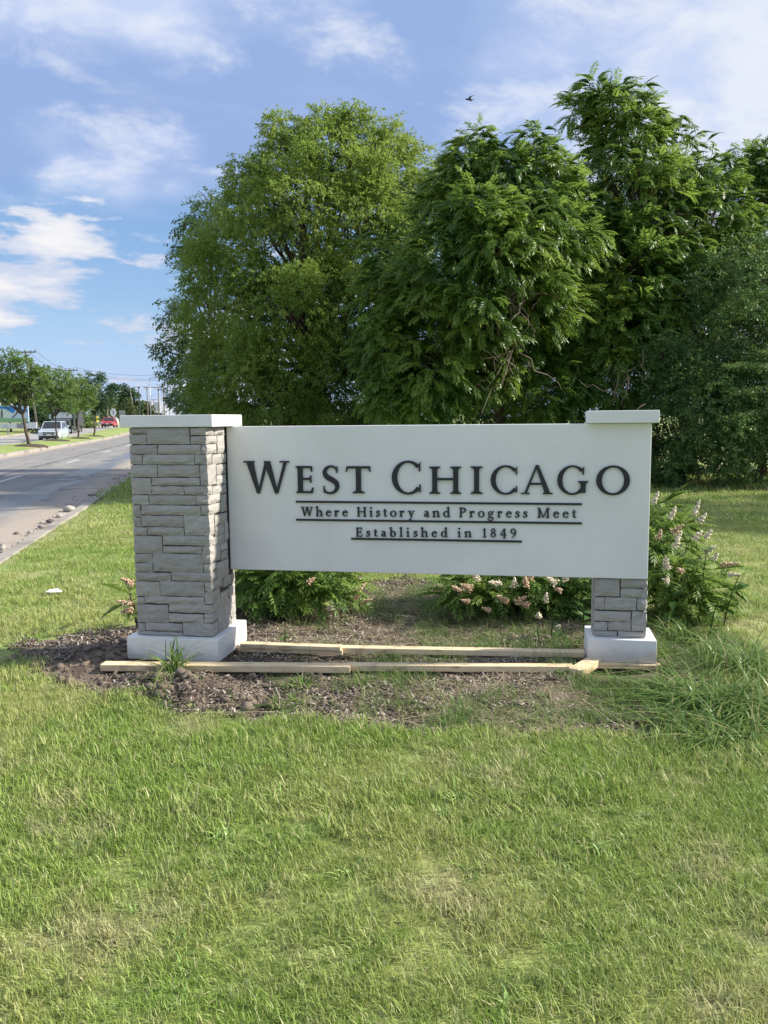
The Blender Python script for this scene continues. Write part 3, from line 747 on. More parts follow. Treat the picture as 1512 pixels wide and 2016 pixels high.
def text_glyph(ch):
    g = Glyph(); T = 0.165; H = 0.085; XH = 0.64; s = 0.17; q = 0.05
    def stem(x, y0, y1, sb=s, stp=s): g.stem(x, y0, y1, T, sb, stp, q)
    def flag(x, y): g.quad((x-T/2-.13, y-.13), (x-T/2, y-.16), (x-T/2+.02, y), (x-T/2, y))
    if ch == 'W':
        g.w = 1.34; g.diag(.2, 1, .43, 0, .19, .10); g.diag(.43, 0, .68, 1, .08, .10); g.diag(.68, 1, .93, 0, .19, .10); g.diag(.94, 0, 1.17, 1, .08, .10); g.rect(.02, .38, .95, 1); g.rect(1.0, 1.32, .95, 1); g.rect(.52, .84, .955, 1.003)
    elif ch == 'H': g.w = 1.05; stem(.2, 0, 1); stem(.85, 0, 1); g.rect(.2, .85, .47, .47+H)
    elif ch == 'P': g.w = .78; stem(.2, 0, 1); g.ring(.36, .73, .38, .27, .17, .08, -110, 110, 24)
    elif ch == 'M':
        g.w = 1.28; stem(.22, 0, 1, s, 0); g.diag(.2, 1, .62, .02, .19, .10); g.diag(.63, .02, 1.0, 1, .09, .10); stem(1.06, 0, 1); g.rect(.02, .3, .95, 1)
    elif ch == 'E':
        g.w = .78; stem(.2, 0, 1); g.rect(.2, .66, 1-H, 1); g.rect(.62, .69, .76, 1); g.rect(.2, .56, .47, .47+H); g.rect(.53, .59, .36, .66); g.rect(.2, .70, 0, H); g.quad((.64, 0), (.71, 0), (.75, .26), (.69, .26))
    elif ch in 'hnbdl':
        g.w = {'h': .78, 'n': .78, 'b': .70, 'd': .74, 'l': .40}[ch]
        if ch in 'hn':
            stem(.17, 0, 1.06 if ch == 'h' else XH, s, 0); flag(.17, 1.06 if ch == 'h' else XH); stem(.60, 0, .42, s, 0)
            g.curve([(.20, .46), (.32, .58), (.46, .615), (.56, .55), (.60, .40)], [.06, .08, .11, .15, T])
        elif ch == 'b':
            stem(.16, .02, 1.06, 0, 0); flag(.16, 1.06); g.ring(.36, .32, .32, .335, .16, .075, 0, 360, 30)
        elif ch == 'd':
            stem(.58, .0, 1.06, 0, 0); flag(.58, 1.06); g.ring(.36, .32, .32, .335, .16, .075, 0, 360, 30); g.rect(.58, .76, 0, .05)
        else: stem(.2, 0, 1.06, s, 0); flag(.2, 1.06)
    elif ch == 'i': g.w = .40; stem(.2, 0, XH, s, 0); flag(.2, XH); g.ring(.19, .90, .105, .105, .10, .10, 0, 360, 16)
    elif ch == 'r':
        g.w = .58; stem(.18, 0, XH, s, 0); flag(.18, XH); g.curve([(.22, .44), (.32, .58), (.44, .60)], [.06, .10, .14]); g.ring(.44, .54, .10, .10, .09, .09, 0, 360, 14)
    elif ch == 'e':
        g.w = .64; g.ring(.33, .32, .30, .335, .15, .075, 20, 330, 28); g.rect(.12, .60, .36, .36+.07); g.ring(.33, .32, .30, .335, .12, .075, 8, 30, 6)
    elif ch == 'o': g.w = .70; g.ring(.35, .32, .335, .335, .155, .07, 0, 360, 32)
    elif ch == 's':
        g.w = .50; g.curve([(.42, .50), (.34, .60), (.20, .60), (.12, .49), (.22, .38), (.36, .28), (.40, .16), (.29, .045), (.13, .05), (.06, .17)], [.06, .08, .09, .13, .15, .15, .13, .09, .08, .05])
        g.rect(.40, .45, .44, .64); g.rect(.04, .09, .0, .22)
    elif ch == 't': g.w = .46; g.curve([(.2, .82), (.2, .4), (.21, .14), (.29, .05), (.43, .10)], [.10, T, T, .11, .05]); g.rect(.03, .42, XH-.08, XH)
    elif ch == 'y':
        g.w = .76; g.diag(.19, XH, .41, -.02, .19, .15); g.diag(.61, XH, .28, -.33, .08, .08); g.rect(.01, .36, XH-.05, XH); g.rect(.46, .74, XH-.05, XH); g.ring(.24, -.29, .10, .09, .09, .08, 0, 360, 14)
    elif ch == 'a':
        g.w = .62; g.curve([(.10, .50), (.2, .60), (.34, .59), (.42, .48), (.43, .2), (.46, .05), (.60, .07)], [.10, .08, .10, .15, T, .12, .04]); g.ring(.24, .19, .195, .19, .13, .07, 60, 360, 24); g.curve([(.26, .37), (.36, .40), (.45, .42)], [.06, .06, .06])
    elif ch == 'g':
        g.w = .68; g.ring(.29, .42, .25, .22, .13, .065, 0, 360, 26); g.curve([(.48, .58), (.56, .62), (.65, .60)], [.05, .09, .06])
        g.curve([(.20, .22), (.12, .12), (.22, .03), (.44, .01), (.56, -.09), (.50, -.24), (.28, -.30), (.09, -.24), (.06, -.12), (.18, .01)], [.06, .08, .12, .12, .13, .09, .07, .09, .09, .05])
    elif ch == '1': g.w = .52; stem(.29, 0, .96, .19, 0); g.quad((.08, .80), (.12, .76), (.25, .86), (.28, .96))
    elif ch == '8': g.w = .66; g.ring(.33, .73, .235, .245, .12, .065, 0, 360, 26); g.ring(.33, .26, .285, .275, .14, .07, 0, 360, 26)
    elif ch == '4': g.w = .72; stem(.49, -.10, .96, .15, 0); g.rect(.04, .70, .22, .31); g.diag(.09, .28, .46, .94, .09, .10)
    elif ch == '9':
        g.w = .68; g.ring(.33, .66, .29, .31, .15, .07, 0, 360, 28); g.curve([(.57, .66), (.55, .42), (.42, .16), (.20, -.05)], [.13, .15, .12, .05])
    return g
def build_letter(g, x, zb_, sx, sz, name='letter', depth=0.013, skew=0.0):
    mb = MB(); base = VP
    for k, st in enumerate(g.strips):
        f = base - depth - 0.00035*k; bk = base - 0.0008
        n = len(st); i0 = len(mb.v)
        for (a, b) in st:
            for p in (a, b):
                mb.v.append((x+p[0]*sx, f, zb_+p[1]*sz + skew*p[0]*sx)); mb.v.append((x+p[0]*sx, bk, zb_+p[1]*sz + skew*p[0]*sx))
        # a-front 0, a-back 1, b-front 2, b-back 3
        for i in range(n-1):
            A = i0+4*i; B = A+4
            mb.f += [(A, B, B+2, A+2), (A, A+1, B+1, B), (A+2, B+2, B+3, A+3)]
        mb.f += [(i0, i0+2, i0+3, i0+1), (i0+4*(n-1), i0+4*(n-1)+1, i0+4*(n-1)+3, i0+4*(n-1)+2)]
    me = mb.mesh(name, M_LETTER)
    bm = bmesh.new(); bm.from_mesh(me); bmesh.ops.recalc_face_normals(bm, faces=bm.faces[:]); bm.to_mesh(me); bm.free()
    return link(bpy.data.objects.new(name, me), panel)
def su(px, py): return sign_v(px, py, VP)
MAIN = [('W', 482, 571, 907.5, 970), ('E', 581, 618, 917.3, 970.3), ('S', 636, 668.5, 917, 970.6), ('T', 681.5, 730.5, 917.6, 970.6), ('C', 772, 829.5, 908.5, 971.4), ('H', 845, 908.7, 918.3, 971.8),
        ('I', 926, 950.7, 918.1, 971.9), ('C', 966, 1019, 917.4, 972), ('A', 1025.8, 1088, 918, 972.3), ('G', 1096.7, 1158, 917.5, 972.4), ('O', 1173, 1239.3, 918, 972.5)]
for ch, x0, x1, y0, y1 in MAIN:
    a, zb_ = su(x0, y1); b, _ = su(x1, y1); _, zt_ = su((x0+x1)/2, y0)
    g = caps(ch); build_letter(g, a, zb_, (b-a)/g.w, zt_-zb_)
def text_line(txt, xa, ya, xb, yb, cap_px):
    ua, za = su(xa, ya); ub, zb2 = su(xb, yb); h = su(xa, ya-cap_px)[1]-za
    sx = h*1.02
    gl = [text_glyph(c) if c != ' ' else None for c in txt]
    wid = sum((g.w*sx if g else 0.36*sx) for g in gl)
    trk = (ub-ua-wid)/(len(txt)-1)
    x = ua
    for g in gl:
        zz = za + (zb2-za)*(x-ua)/(ub-ua)
        if g: build_letter(g, x, zz, sx, h, depth=0.010); x += g.w*sx + trk
        else: x += 0.36*sx + trk
text_line('Where History and Progress Meet', 592.5, 1016.0, 1135, 1019.6, 18.6)
text_line('Established in 1849', 700.5, 1056.0, 1017, 1057.8, 17.8)
for xa, ya, xb, yb in ((583, 988.3, 1145.5, 991.4), (583.5, 1023.6, 1145.5, 1029.2), (691.8, 1060.8, 1027.3, 1065.2)):
    ua, za = su(xa, ya); ub, zb2 = su(xb, yb); zm = (za+zb2)/2
    mb = MB(); mb.box(ua, ub, VP-0.011, VP-0.0008, zm-0.0066, zm+0.0066); mb.build('underline_bar', M_LETTER, panel, bevel=0.0012)

# ------------------------------------------------------------------ lumber left around the sign
def board(name, pa, pb, wd, th, z, label, z2=None, group=None):
    a, b = G(*pa, z), G(*pb, z if z2 is None else z2)
    L = (b-a).length; e = Vector((b.x-a.x, b.y-a.y, 0)).normalized()
    mb = MB(); mb.box(0, L, -wd/2, wd/2, 0, th); o = mb.build(name, M_WOOD, bevel=0.0025)
    o.location = a; o.rotation_euler = (0, -math.asin((b.z-a.z)/L), math.atan2(e.y, e.x)); tag(o, label, 'board', group)
    return o
board('lumber_board', (203, 1317), (690, 1321), 0.089, 0.040, 0.018, 'long pale pine board lying on the soil in front of the broad pier')
board('lumber_board', (684, 1318), (1128, 1321), 0.070, 0.038, 0.014, 'pine board running along the front towards the narrow pier')
board('lumber_board', (474, 1280), (676, 1287), 0.075, 0.032, 0.010, 'lower of two short stacked pine boards behind the broad pier')
board('lumber_board', (476, 1272), (672, 1279), 0.070, 0.026, 0.044, 'upper of two short stacked pine boards behind the broad pier')
board('lumber_board', (664, 1283), (1150, 1292), 0.075, 0.038, 0.014, 'long pine board behind the front boards, reaching to the narrow pier')
def block(pts_front, pts_back, wd, th, z, label):
    a, b = G(*pts_front, z), G(*pts_back, z); e = (b-a).normalized(); L = (b-a).length
    mb = MB(); mb.box(0, L, -wd/2, wd/2, 0, th); o = mb.build('lumber_block', M_WOOD, bevel=0.003)
    o.location = a; o.rotation_euler = (0, 0, math.atan2(e.y, e.x)); tag(o, label, 'board')
block((1133, 1331), (1205, 1287), 0.092, 0.044, 0.006, 'short thick pine offcut laid crosswise under the narrow pier base')
board('lumber_board', (1176, 1313), (1300, 1316), 0.06, 0.028, 0.001, 'short pine board sticking out from under the narrow pier base')
#PART3
# ------------------------------------------------------------------ foliage engine
def rotz(a): c, s = np.cos(a), np.sin(a); z = np.zeros_like(a); o = np.ones_like(a); return np.stack([np.stack([c, -s, z], -1), np.stack([s, c, z], -1), np.stack([z, z, o], -1)], -2)
def roty(a): c, s = np.cos(a), np.sin(a); z = np.zeros_like(a); o = np.ones_like(a); return np.stack([np.stack([c, z, s], -1), np.stack([z, o, z], -1), np.stack([-s, z, c], -1)], -2)
def rotx(a): c, s = np.cos(a), np.sin(a); z = np.zeros_like(a); o = np.ones_like(a); return np.stack([np.stack([o, z, z], -1), np.stack([z, c, -s], -1), np.stack([z, s, c], -1)], -2)
def scatter(proto_list, P_, az, pitch, roll, scale, rng, per_leaf=0.25):
    """place copies of leaf prototypes (each: verts, tris, leaflet index) as one big mesh"""
    V_, F_, A_ = [], [], []; off = 0
    n = len(P_); which = rng.integers(0, len(proto_list), n); R = rotz(az) @ roty(pitch) @ rotx(roll)
    base = rng.random(n)
    for k, (pv, pf) in enumerate(proto_list):
        m = np.where(which == k)[0]
        if not len(m): continue
        v = np.einsum('nij,kj->nki', R[m], pv)*scale[m][:, None, None] + P_[m][:, None, :]
        f = pf[None] + (np.arange(len(m))*len(pv))[:, None, None]
        V_.append(v.reshape(-1, 3)); F_.append(f.reshape(-1, pf.shape[1])+off); off += len(m)*len(pv)
        a = np.repeat(base[m], len(pv)) + (rng.random(len(m)*len(pv)//4).repeat(4) - 0.5)*per_leaf
        A_.append(np.clip(a, 0, 1))
    return np.concatenate(V_), np.concatenate(F_), np.concatenate(A_)
def leaflet(base, d, side, L, W, fold=0.25, sag=0.0):
    """4-point folded leaf: base, two flanks, tip; two triangles"""
    base = np.array(base, float); d = np.array(d, float); d /= np.linalg.norm(d); side = np.array(side, float); side -= d*(side @ d); side /= np.linalg.norm(side)
    nrm = np.cross(d, side)
    mid = base + d*L*0.45; tip = base + d*L + np.array([0, 0, -sag*L])
    return np.array([base, mid + side*W/2 + nrm*W*fold/2, tip, mid - side*W/2 + nrm*W*fold/2])
LT = np.array([[0, 1, 2], [0, 2, 3]])
def join_leaflets(ls):
    v = np.concatenate(ls); f = np.concatenate([LT + 4*k for k in range(len(ls))]); return v, f
def proto_pinnate(rng, L=0.45, pairs=7, ll=0.11, lw=0.034, droop=1.0):
    """compound leaf that leaves along +x and arches down"""
    ls = []
    def at(t): return np.array([L*(t - 0.22*droop*t*t), 0, L*(0.10*t - 0.55*droop*t*t)])
    for k in range(pairs):
        t = 0.22 + 0.74*k/(pairs-1); p = at(t); tg = at(min(t+.02, 1.02)) - at(t-.02); tg /= np.linalg.norm(tg)
        for s in (-1, 1):
            d = tg*0.55 + np.array([0, s*0.85, -0.28*droop]) + rng.normal(0, .10, 3)
            ls.append(leaflet(p, d, tg, ll*rng.uniform(.8, 1.1)*(1-0.35*abs(t-.55)), lw, 0.3, 0.12*droop))
    p = at(1.0); ls.append(leaflet(p, at(1.02)-at(.98), (0, 1, 0), ll, lw, 0.3))
    # rachis
    a, b = at(0.0), at(1.0); m = at(.5); wv = np.array([0, .004, 0])
    ls.append(np.array([a-wv, m-wv, b, m+wv]))
    return join_leaflets(ls)
def proto_twig(rng, L=0.28, n=12, ll=0.075, lw=0.045, droop=0.3, spread=1.0):
    ls = []
    for k in range(n):
        t = (k+0.6)/n; p = np.array([L*t, 0, -droop*L*t*t]) + rng.normal(0, .018, 3)
        a = rng.uniform(0, 6.28)
        d = np.array([0.5+0.4*t, spread*math.cos(a), spread*math.sin(a)*0.7 - 0.25])
        ls.append(leaflet(p, d, np.array([rng.normal(), rng.normal(), 0.3]), ll*rng.uniform(.7, 1.2), lw*rng.uniform(.8, 1.1), 0.25, 0.15))
    return join_leaflets(ls)
_r = np.random.default_rng(3)
PIN = [proto_pinnate(_r, 0.46, 7, 0.125, 0.040, d) for d in (0.4, 0.7, 1.0, 1.2)]
PIN_S = [proto_pinnate(_r, 0.27, 8, 0.062, 0.017, d) for d in (0.4, 0.7, 0.9)]
TWIG = [proto_twig(_r, 0.30, 13, 0.085, 0.040, 0.35) for _ in range(5)]
TWIG_B = [proto_twig(_r, 0.24, 12, 0.055, 0.034, 0.15) for _ in range(5)]
TWIG_M = [proto_twig(_r, 0.42, 13, 0.15, 0.07, 0.3) for _ in range(5)]
TWIG_F = [proto_twig(_r, 0.75, 12, 0.26, 0.15, 0.25) for _ in range(5)]
TWIG_FF = [proto_twig(_r, 1.5, 10, 0.7, 0.42, 0.2) for _ in range(4)]

def blob_points(blobs, density, rng, inner=0.62, cull=0.62):
    """points in the shells of overlapping balls; returns points and outward directions"""
    PP, DD = [], []
    C = np.array([b[:3] for b in blobs]); R = np.array([b[3] for b in blobs])
    for i, b in enumerate(blobs):
        n = int(4*math.pi*b[3]**2*density); d = rng.normal(size=(n, 3)); d /= np.linalg.norm(d, axis=1)[:, None]
        rad = b[3]*(inner + (1.06-inner)*rng.random(n)**0.7)
        # uneven outline
        lump = 1 + 0.16*np.sin(d[:, 0]*5+i) * np.sin(d[:, 2]*6+2*i) + 0.12*np.sin(d[:, 1]*9+d[:, 2]*8+i)
        p = C[i] + d*(rad*lump)[:, None]*np.array([1, 1, 0.95])
        dist = np.linalg.norm(p[:, None, :] - C[None], axis=2)/R[None]; dist[:, i] = 9
        keep = (dist.min(axis=1) > cull) & (p[:, 2] > 0.12)
        PP.append(p[keep]); DD.append(d[keep])
    return np.concatenate(PP), np.concatenate(DD)
def px_blobs(lst, Y0, K=1.0, seed=0):
    """(px, py, radius px, depth offset) at a distance -> balls in the world"""
    out = []
    for b in lst:
        d = Y0 + (b[3] if len(b) > 3 else 0); p = AT(b[0], b[1], d); out.append((p.x, p.y, p.z, b[2]*d/FPX*K))
    return out
def limb_path(a, b, rng, n=6, wob=0.08, rise=0.25):
    a, b = Vector(a), Vector(b); L = (b-a).length; pts = []
    for k in range(n+1):
        t = k/n; p = a.lerp(b, t) + Vector((0, 0, rise*L*math.sin(math.pi*t)*0.5))
        if 0 < k < n: p += Vector(rng.normal(0, wob*L/3, 3))
        pts.append(p)
    return pts
def tree(name, label, base, blobs, protos, density, leafmat, seed, group=None, trunk_r=0.16, fork=0.3, scale=(0.8, 1.25), outward=0.7, pitch=(-0.2, 0.5), twig_r=0.3, cat='tree', limbs=True, part='crown', inner=0.62, cull=0.62, barkm=None, stems=1, shoot=3, gap=0.75):
    rng = np.random.default_rng(seed); base = Vector(base)
    o = tag(empty(name, base), label, cat, group)
    shoots = []
    for b in blobs:
        for q in range(shoot):
            d = rng.normal(size=3); d[2] = abs(d[2])*0.9 - 0.15; d /= np.linalg.norm(d); rr = b[3]*rng.uniform(.16, .30)
            for m_ in range(3):
                c_ = np.array(b[:3]) + d*(b[3]*(0.92 + 0.15*m_)) + np.array([0, 0, .06*m_*b[3]]); shoots.append((*c_, rr*(1-.25*m_)))
    P_, D_ = blob_points(list(blobs) + shoots, density, rng, inner, cull)
    hole = np.sin(P_[:, 0]*2.3+seed)*np.sin(P_[:, 2]*2.7+seed*2) + np.sin(P_[:, 1]*2.1-P_[:, 2]*1.7) + .8*np.sin(P_[:, 0]*5.1+P_[:, 2]*3.3)*np.sin(P_[:, 1]*4.3+P_[:, 2]*4.9)
    keep = hole > -gap + rng.normal(0, .35, len(P_)); P_, D_ = P_[keep], D_[keep]
    n = len(P_)
    az = np.arctan2(D_[:, 1], D_[:, 0])*1.0 + rng.normal(0, 1.0-outward*0.6, n)
    pt = rng.uniform(pitch[0], pitch[1], n) - D_[:, 2]*0.55
    V_, F_, A_ = scatter(protos, P_ - np.array(base), az, pt, rng.normal(0, .45, n), rng.uniform(*scale, n), rng)
    np_obj(part, V_, F_, leafmat, o, attrs={'rnd': A_})
    mb = MB()
    tops = sorted(blobs, key=lambda b: -b[2]); cz = np.mean([b[2] for b in blobs]); cxy = np.mean([[b[0], b[1]] for b in blobs], axis=0)
    for s_ in range(stems):
        st = Vector((rng.normal(0, .25), rng.normal(0, .2), 0))*(min(1.0, 0.45*max(b[3] for b in blobs)) if stems > 1 else 0)
        fk = Vector((cxy[0]*0.35 + base.x*0.65, cxy[1]*0.35+base.y*0.65, base.z + fork*(tops[0][2]-base.z))) - base + st*2
        tr = limb_path(st + Vector((0, 0, -0.1)), fk, rng, 6, 0.05, 0.0)
        mb.tube(tr, [trunk_r*(1.25 if k == 0 else 1-0.06*k) for k in range(7)], 8)
        if limbs:
            for bi, b in enumerate(blobs):
                if stems > 1 and bi % stems != s_: continue
                tgt = Vector(b[:3]) - base
                lp = limb_path(fk, tgt, rng, 6, 0.10, 0.12)
                r0 = min(trunk_r*0.55, 0.03+0.06*b[3]); mb.tube(lp, [r0*(1-0.13*k) for k in range(7)], 5, cap=False)
                for q in range(int(3 + b[3]*3)):
                    d = Vector(rng.normal(0, 1, 3)).normalized(); d.z = abs(d.z)*0.6
                    st_ = lp[rng.integers(3, 7)]
                    mb.tube(limb_path(st_, tgt + d*b[3]*rng.uniform(.6, .98), rng, 4, 0.14, 0.1), [r0*0.36, r0*0.3, r0*0.22, r0*0.14, 0.006], 4, cap=False)
    mb.build('trunk', barkm or M_BARK, o, smooth=True)
    return o

L_WAL = leaf_mat('walnut_leaf', (0.062, 0.145, 0.028), (0.140, 0.255, 0.046), (0.265, 0.370, 0.066), 0.54, 0.36, 0.55)
L_MAP = leaf_mat('feathery_leaf', (0.140, 0.235, 0.040), (0.235, 0.335, 0.062), (0.320, 0.400, 0.080), 0.50, 0.5, 0.45)
L_ELM = leaf_mat('elm_leaf', (0.055, 0.110, 0.042), (0.095, 0.165, 0.060), (0.130, 0.205, 0.075), 0.42, 0.45, 0.8)
L_BUSH = leaf_mat('thicket_leaf', (0.060, 0.135, 0.042), (0.115, 0.215, 0.066), (0.185, 0.285, 0.085), 0.42, 0.42, 0.9)
L_SPIR = leaf_mat('spirea_leaf', (0.095, 0.205, 0.045), (0.185, 0.315, 0.070), (0.290, 0.385, 0.085), 0.48, 0.45, 1.8)
L_LOC = leaf_mat('young_tree_leaf', (0.095, 0.175, 0.040), (0.165, 0.255, 0.062), (0.200, 0.280, 0.078), 0.45, 0.5, 0.3)
L_DRK = leaf_mat('dark_tree_leaf', (0.026, 0.068, 0.028), (0.055, 0.115, 0.045), (0.080, 0.140, 0.052), 0.25, 0.5, 0.3)
L_OLV = leaf_mat('olive_bush_leaf', (0.055, 0.080, 0.024), (0.090, 0.115, 0.038), (0.105, 0.125, 0.040), 0.3, 0.5, 0.3)

# ------------------------------------------------------------------ the thicket behind the sign
B = px_blobs([(556,250,26,0),(548,290,32,0),(575,345,72),(505,395,70),(480,330,28),(640,285,50),(690,250,34),(715,290,52),(650,350,85,-1),(765,300,45),(745,360,85),(805,350,62,.5),(845,400,60,.5),(600,450,120,-1),(500,500,105),(720,470,115,-1),(820,430,75,1),
               (455,610,95),(570,610,120,-1.6),(690,610,115,-1),(455,735,85),(560,745,110,-1.5),(680,745,110,-1),(770,560,80),(420,540,55),(520,800,80,-1),(640,810,90,-1)], 24)
tree('feathery_tree', 'broad light green tree with fine feathery foliage behind the broad pier', (B[5][0]-0.6, 24.2, 0), B, TWIG, 62, L_MAP, 51, trunk_r=0.20, fork=0.32, outward=0.6)
B = px_blobs([(402,385,24),(408,430,38),(372,455,26),(395,500,45),(360,505,22),(372,560,38),(350,600,20),(365,640,42),(400,600,50),(345,690,36),(318,693,16),(385,705,50),(360,745,34),(420,745,45),(405,775,30),(335,735,16)], 28)
tree('elm_tree', 'darker small-leaved tree whose loose twigs reach out over the distant road', (B[8][0]+1.2, 28.3, 0), B, TWIG, 34, L_ELM, 52, trunk_r=0.16, fork=0.35, inner=0.3, cull=0.45, gap=.35)
B = px_blobs([(940,275,20),(930,305,34),(975,325,38),(1052,268,16),(1058,305,32),(1000,365,60,-.3),(915,385,60),(1075,365,52),(945,445,72,-1.2),(860,445,58),(1045,445,72,-1),(985,485,78,-1.6),(800,515,66),(880,535,78,-.8),(1095,490,62,-.5),(1115,420,45,.3),
               (765,580,58),(840,630,72,-.8),(940,610,82,-1.2),(1050,590,72,-.8),(775,690,60,-.6),(850,730,72,-1.1),(945,730,68,-.5),(765,775,46,-.8),(830,805,46,-1),(1020,690,68,.3),(1105,600,60,.4)], 18.6)
tree('walnut_tree', 'walnut tree with drooping compound leaves directly behind the middle of the panel', (3.0, 19.6, 0), B, PIN, 52, L_WAL, 53, trunk_r=0.17, fork=0.30, scale=(.75, 1.1), pitch=(-0.35, .35), shoot=2)
B = px_blobs([(1172,178,20),(1140,215,24),(1185,205,28),(1215,225,48),(1255,245,42),(1230,290,72),(1165,320,48),(1285,305,55),(1325,262,26),(1330,300,40),(1375,310,32),(1350,360,62),(1250,380,82,-.5),(1160,395,62),(1400,345,40),(1420,390,50),(1390,430,66),(1300,440,75,-.8),(1180,470,70,-.6),(1420,480,55),
               (1240,530,85,-1),(1340,540,70,-.6),(1150,570,70,-.6),(1230,640,80,-1.3),(1320,630,60,-1),(1140,670,65,-1.2),(1200,735,65,-1.6),(1110,770,52,-2.0),(1065,805,45,-2.2)], 20.6)
tree('walnut_tree', 'tallest dark walnut tree with a top shoot above all the others', (8.3, 21.8, 0), B, PIN, 46, L_WAL, 54, trunk_r=0.20, fork=0.42, scale=(.75, 1.15), pitch=(-0.35, .35), shoot=2)
B = px_blobs([(1465,320,24),(1492,345,42),(1446,355,34),(1515,350,55),(1470,400,60),(1540,420,80),(1500,470,75),(1570,520,90),(1620,420,90),(1580,330,60)], 22)
tree('walnut_tree', 'walnut tree behind the small-leaved thicket, cut by the picture edge', (11.2, 22.8, 0), B, PIN, 26, L_WAL, 55, trunk_r=0.16, fork=0.4, scale=(.8, 1.2), pitch=(-0.35, .35))
B = px_blobs([(1440,510,48),(1490,500,55),(1410,560,60),(1480,570,80,-.3),(1540,560,90),(1395,640,62),(1470,660,85,-.5),(1550,660,95),(1420,730,70,-.4),(1500,760,85,-.6),(1590,760,95)], 19)
tree('thicket_shrub', 'tall small-leaved thicket shrub beside the walnut trunks', (9.4, 19.8, 0), B, TWIG_B, 82, L_BUSH, 56, trunk_r=0.05, fork=0.2, cat='shrub', part='foliage', stems=4)
B = px_blobs([(1305,690,30),(1320,720,42),(1350,755,55),(1310,790,50),(1380,800,65,-.3),(1330,850,62,-.2),(1400,870,70,-.5),(1300,880,48),(1345,915,52,-.4),(1430,920,58,-.4),(1290,930,34),(1285,850,40,.4),(1300,905,45,.5),(1275,900,40,.6)], 18.2)
tree('thicket_shrub', 'rounded dark thicket shrub rising just beyond the panel end', (6.9, 18.8, 0), B, TWIG_B, 92, L_BUSH, 57, trunk_r=0.05, fork=0.2, cat='shrub', part='foliage', stems=4)
B = px_blobs([(1470,850,70),(1530,830,80),(1500,915,62,-.3),(1570,910,80),(1450,930,38,-.5)], 17.9)
tree('thicket_shrub', 'low broad-leaved thicket shrub at the edge of the shaded lawn', (8.5, 18.3, 0), B, TWIG, 55, L_BUSH, 58, trunk_r=0.04, fork=0.2, cat='shrub', part='foliage', stems=3)
B = [(13.2, 12.6, 4.2, 1.7), (14.6, 13.6, 5.4, 1.9), (13.6, 14.6, 4.0, 1.8), (15.0, 12.2, 3.6, 1.7), (14.0, 13.2, 2.6, 1.6)]
tree('walnut_tree', 'walnut tree at the lawn side that throws its shade across the grass', (14.2, 13.4, 0), B, PIN, 14, L_WAL, 59, trunk_r=0.15, fork=0.4, scale=(.8, 1.2))
# understorey that closes the gaps
for k, (lst, Yd, bs, lab, lm, pr, dn) in enumerate([
    ([(560,700,110),(470,770,90),(650,760,110),(420,800,50),(560,810,90)], 26.5, (-3.2, 27), 'shaded undergrowth bush below the feathery tree', L_BUSH, TWIG, 38),
    ([(760,640,120),(850,560,120),(900,700,120),(780,770,110),(980,620,110),(950,790,100)], 22.8, (1.6, 23.2), 'dark undergrowth bush behind the middle walnut tree', L_BUSH, TWIG, 42),
    ([(1060,520,100),(1120,620,120),(1060,740,110),(1180,760,110),(1000,800,80),(1220,640,100),(1150,830,90)], 23.5, (5.2, 24), 'dark undergrowth bush between the two walnut trunks', L_BUSH, TWIG, 42),
    ([(1300,560,110),(1380,520,100),(1300,700,120),(1420,640,120),(1480,760,120),(1340,820,110),(1550,600,120),(1560,780,130)], 23.0, (9.6, 23.8), 'dark undergrowth bush under the tallest walnut tree', L_BUSH, TWIG, 42)]):
    tree('undergrowth_bush', lab, (*bs, 0), px_blobs(lst, Yd), pr, dn, lm, 70+k, trunk_r=0.05, fork=0.15, cat='bush', part='foliage', stems=3, inner=0.55, cull=0.5)
# dead twigs hanging in the thicket
rng = np.random.default_rng(5)
M_TWIG = plain('dead_twig', (0.20, 0.15, 0.115), 0.9, var=0.3)
for k, (x, y, Yd, n, sp, lab) in enumerate([(1015, 590, 17.0, 26, 0.9, 'tangle of dead brown twigs hanging in the walnut foliage'), (1010, 700, 17.0, 16, 0.9, 'sparse dead twigs low in the walnut foliage behind the panel'), (1255, 745, 17.6, 9, 0.6, 'bare grey branch reaching up beside the rounded thicket shrub')]):
    c = AT(x, y, Yd); mb = MB()
    for q in range(n):
        a = Vector(rng.normal(0, .2, 3)); d = Vector((rng.normal(-.2, .5), rng.normal(0, .3), rng.normal(.7, .4)*(-1 if q % 3 else 1)))*sp
        mb.tube(limb_path(a, a+d, rng, 5, .2, -.1), [.016, .013, .011, .009, .007, .004], 4, cap=False)
    mb.v = [tuple(Vector(v)) for v in mb.v]; o = mb.build('dead_branch', M_TWIG); o.location = c; tag(o, lab, 'branch')
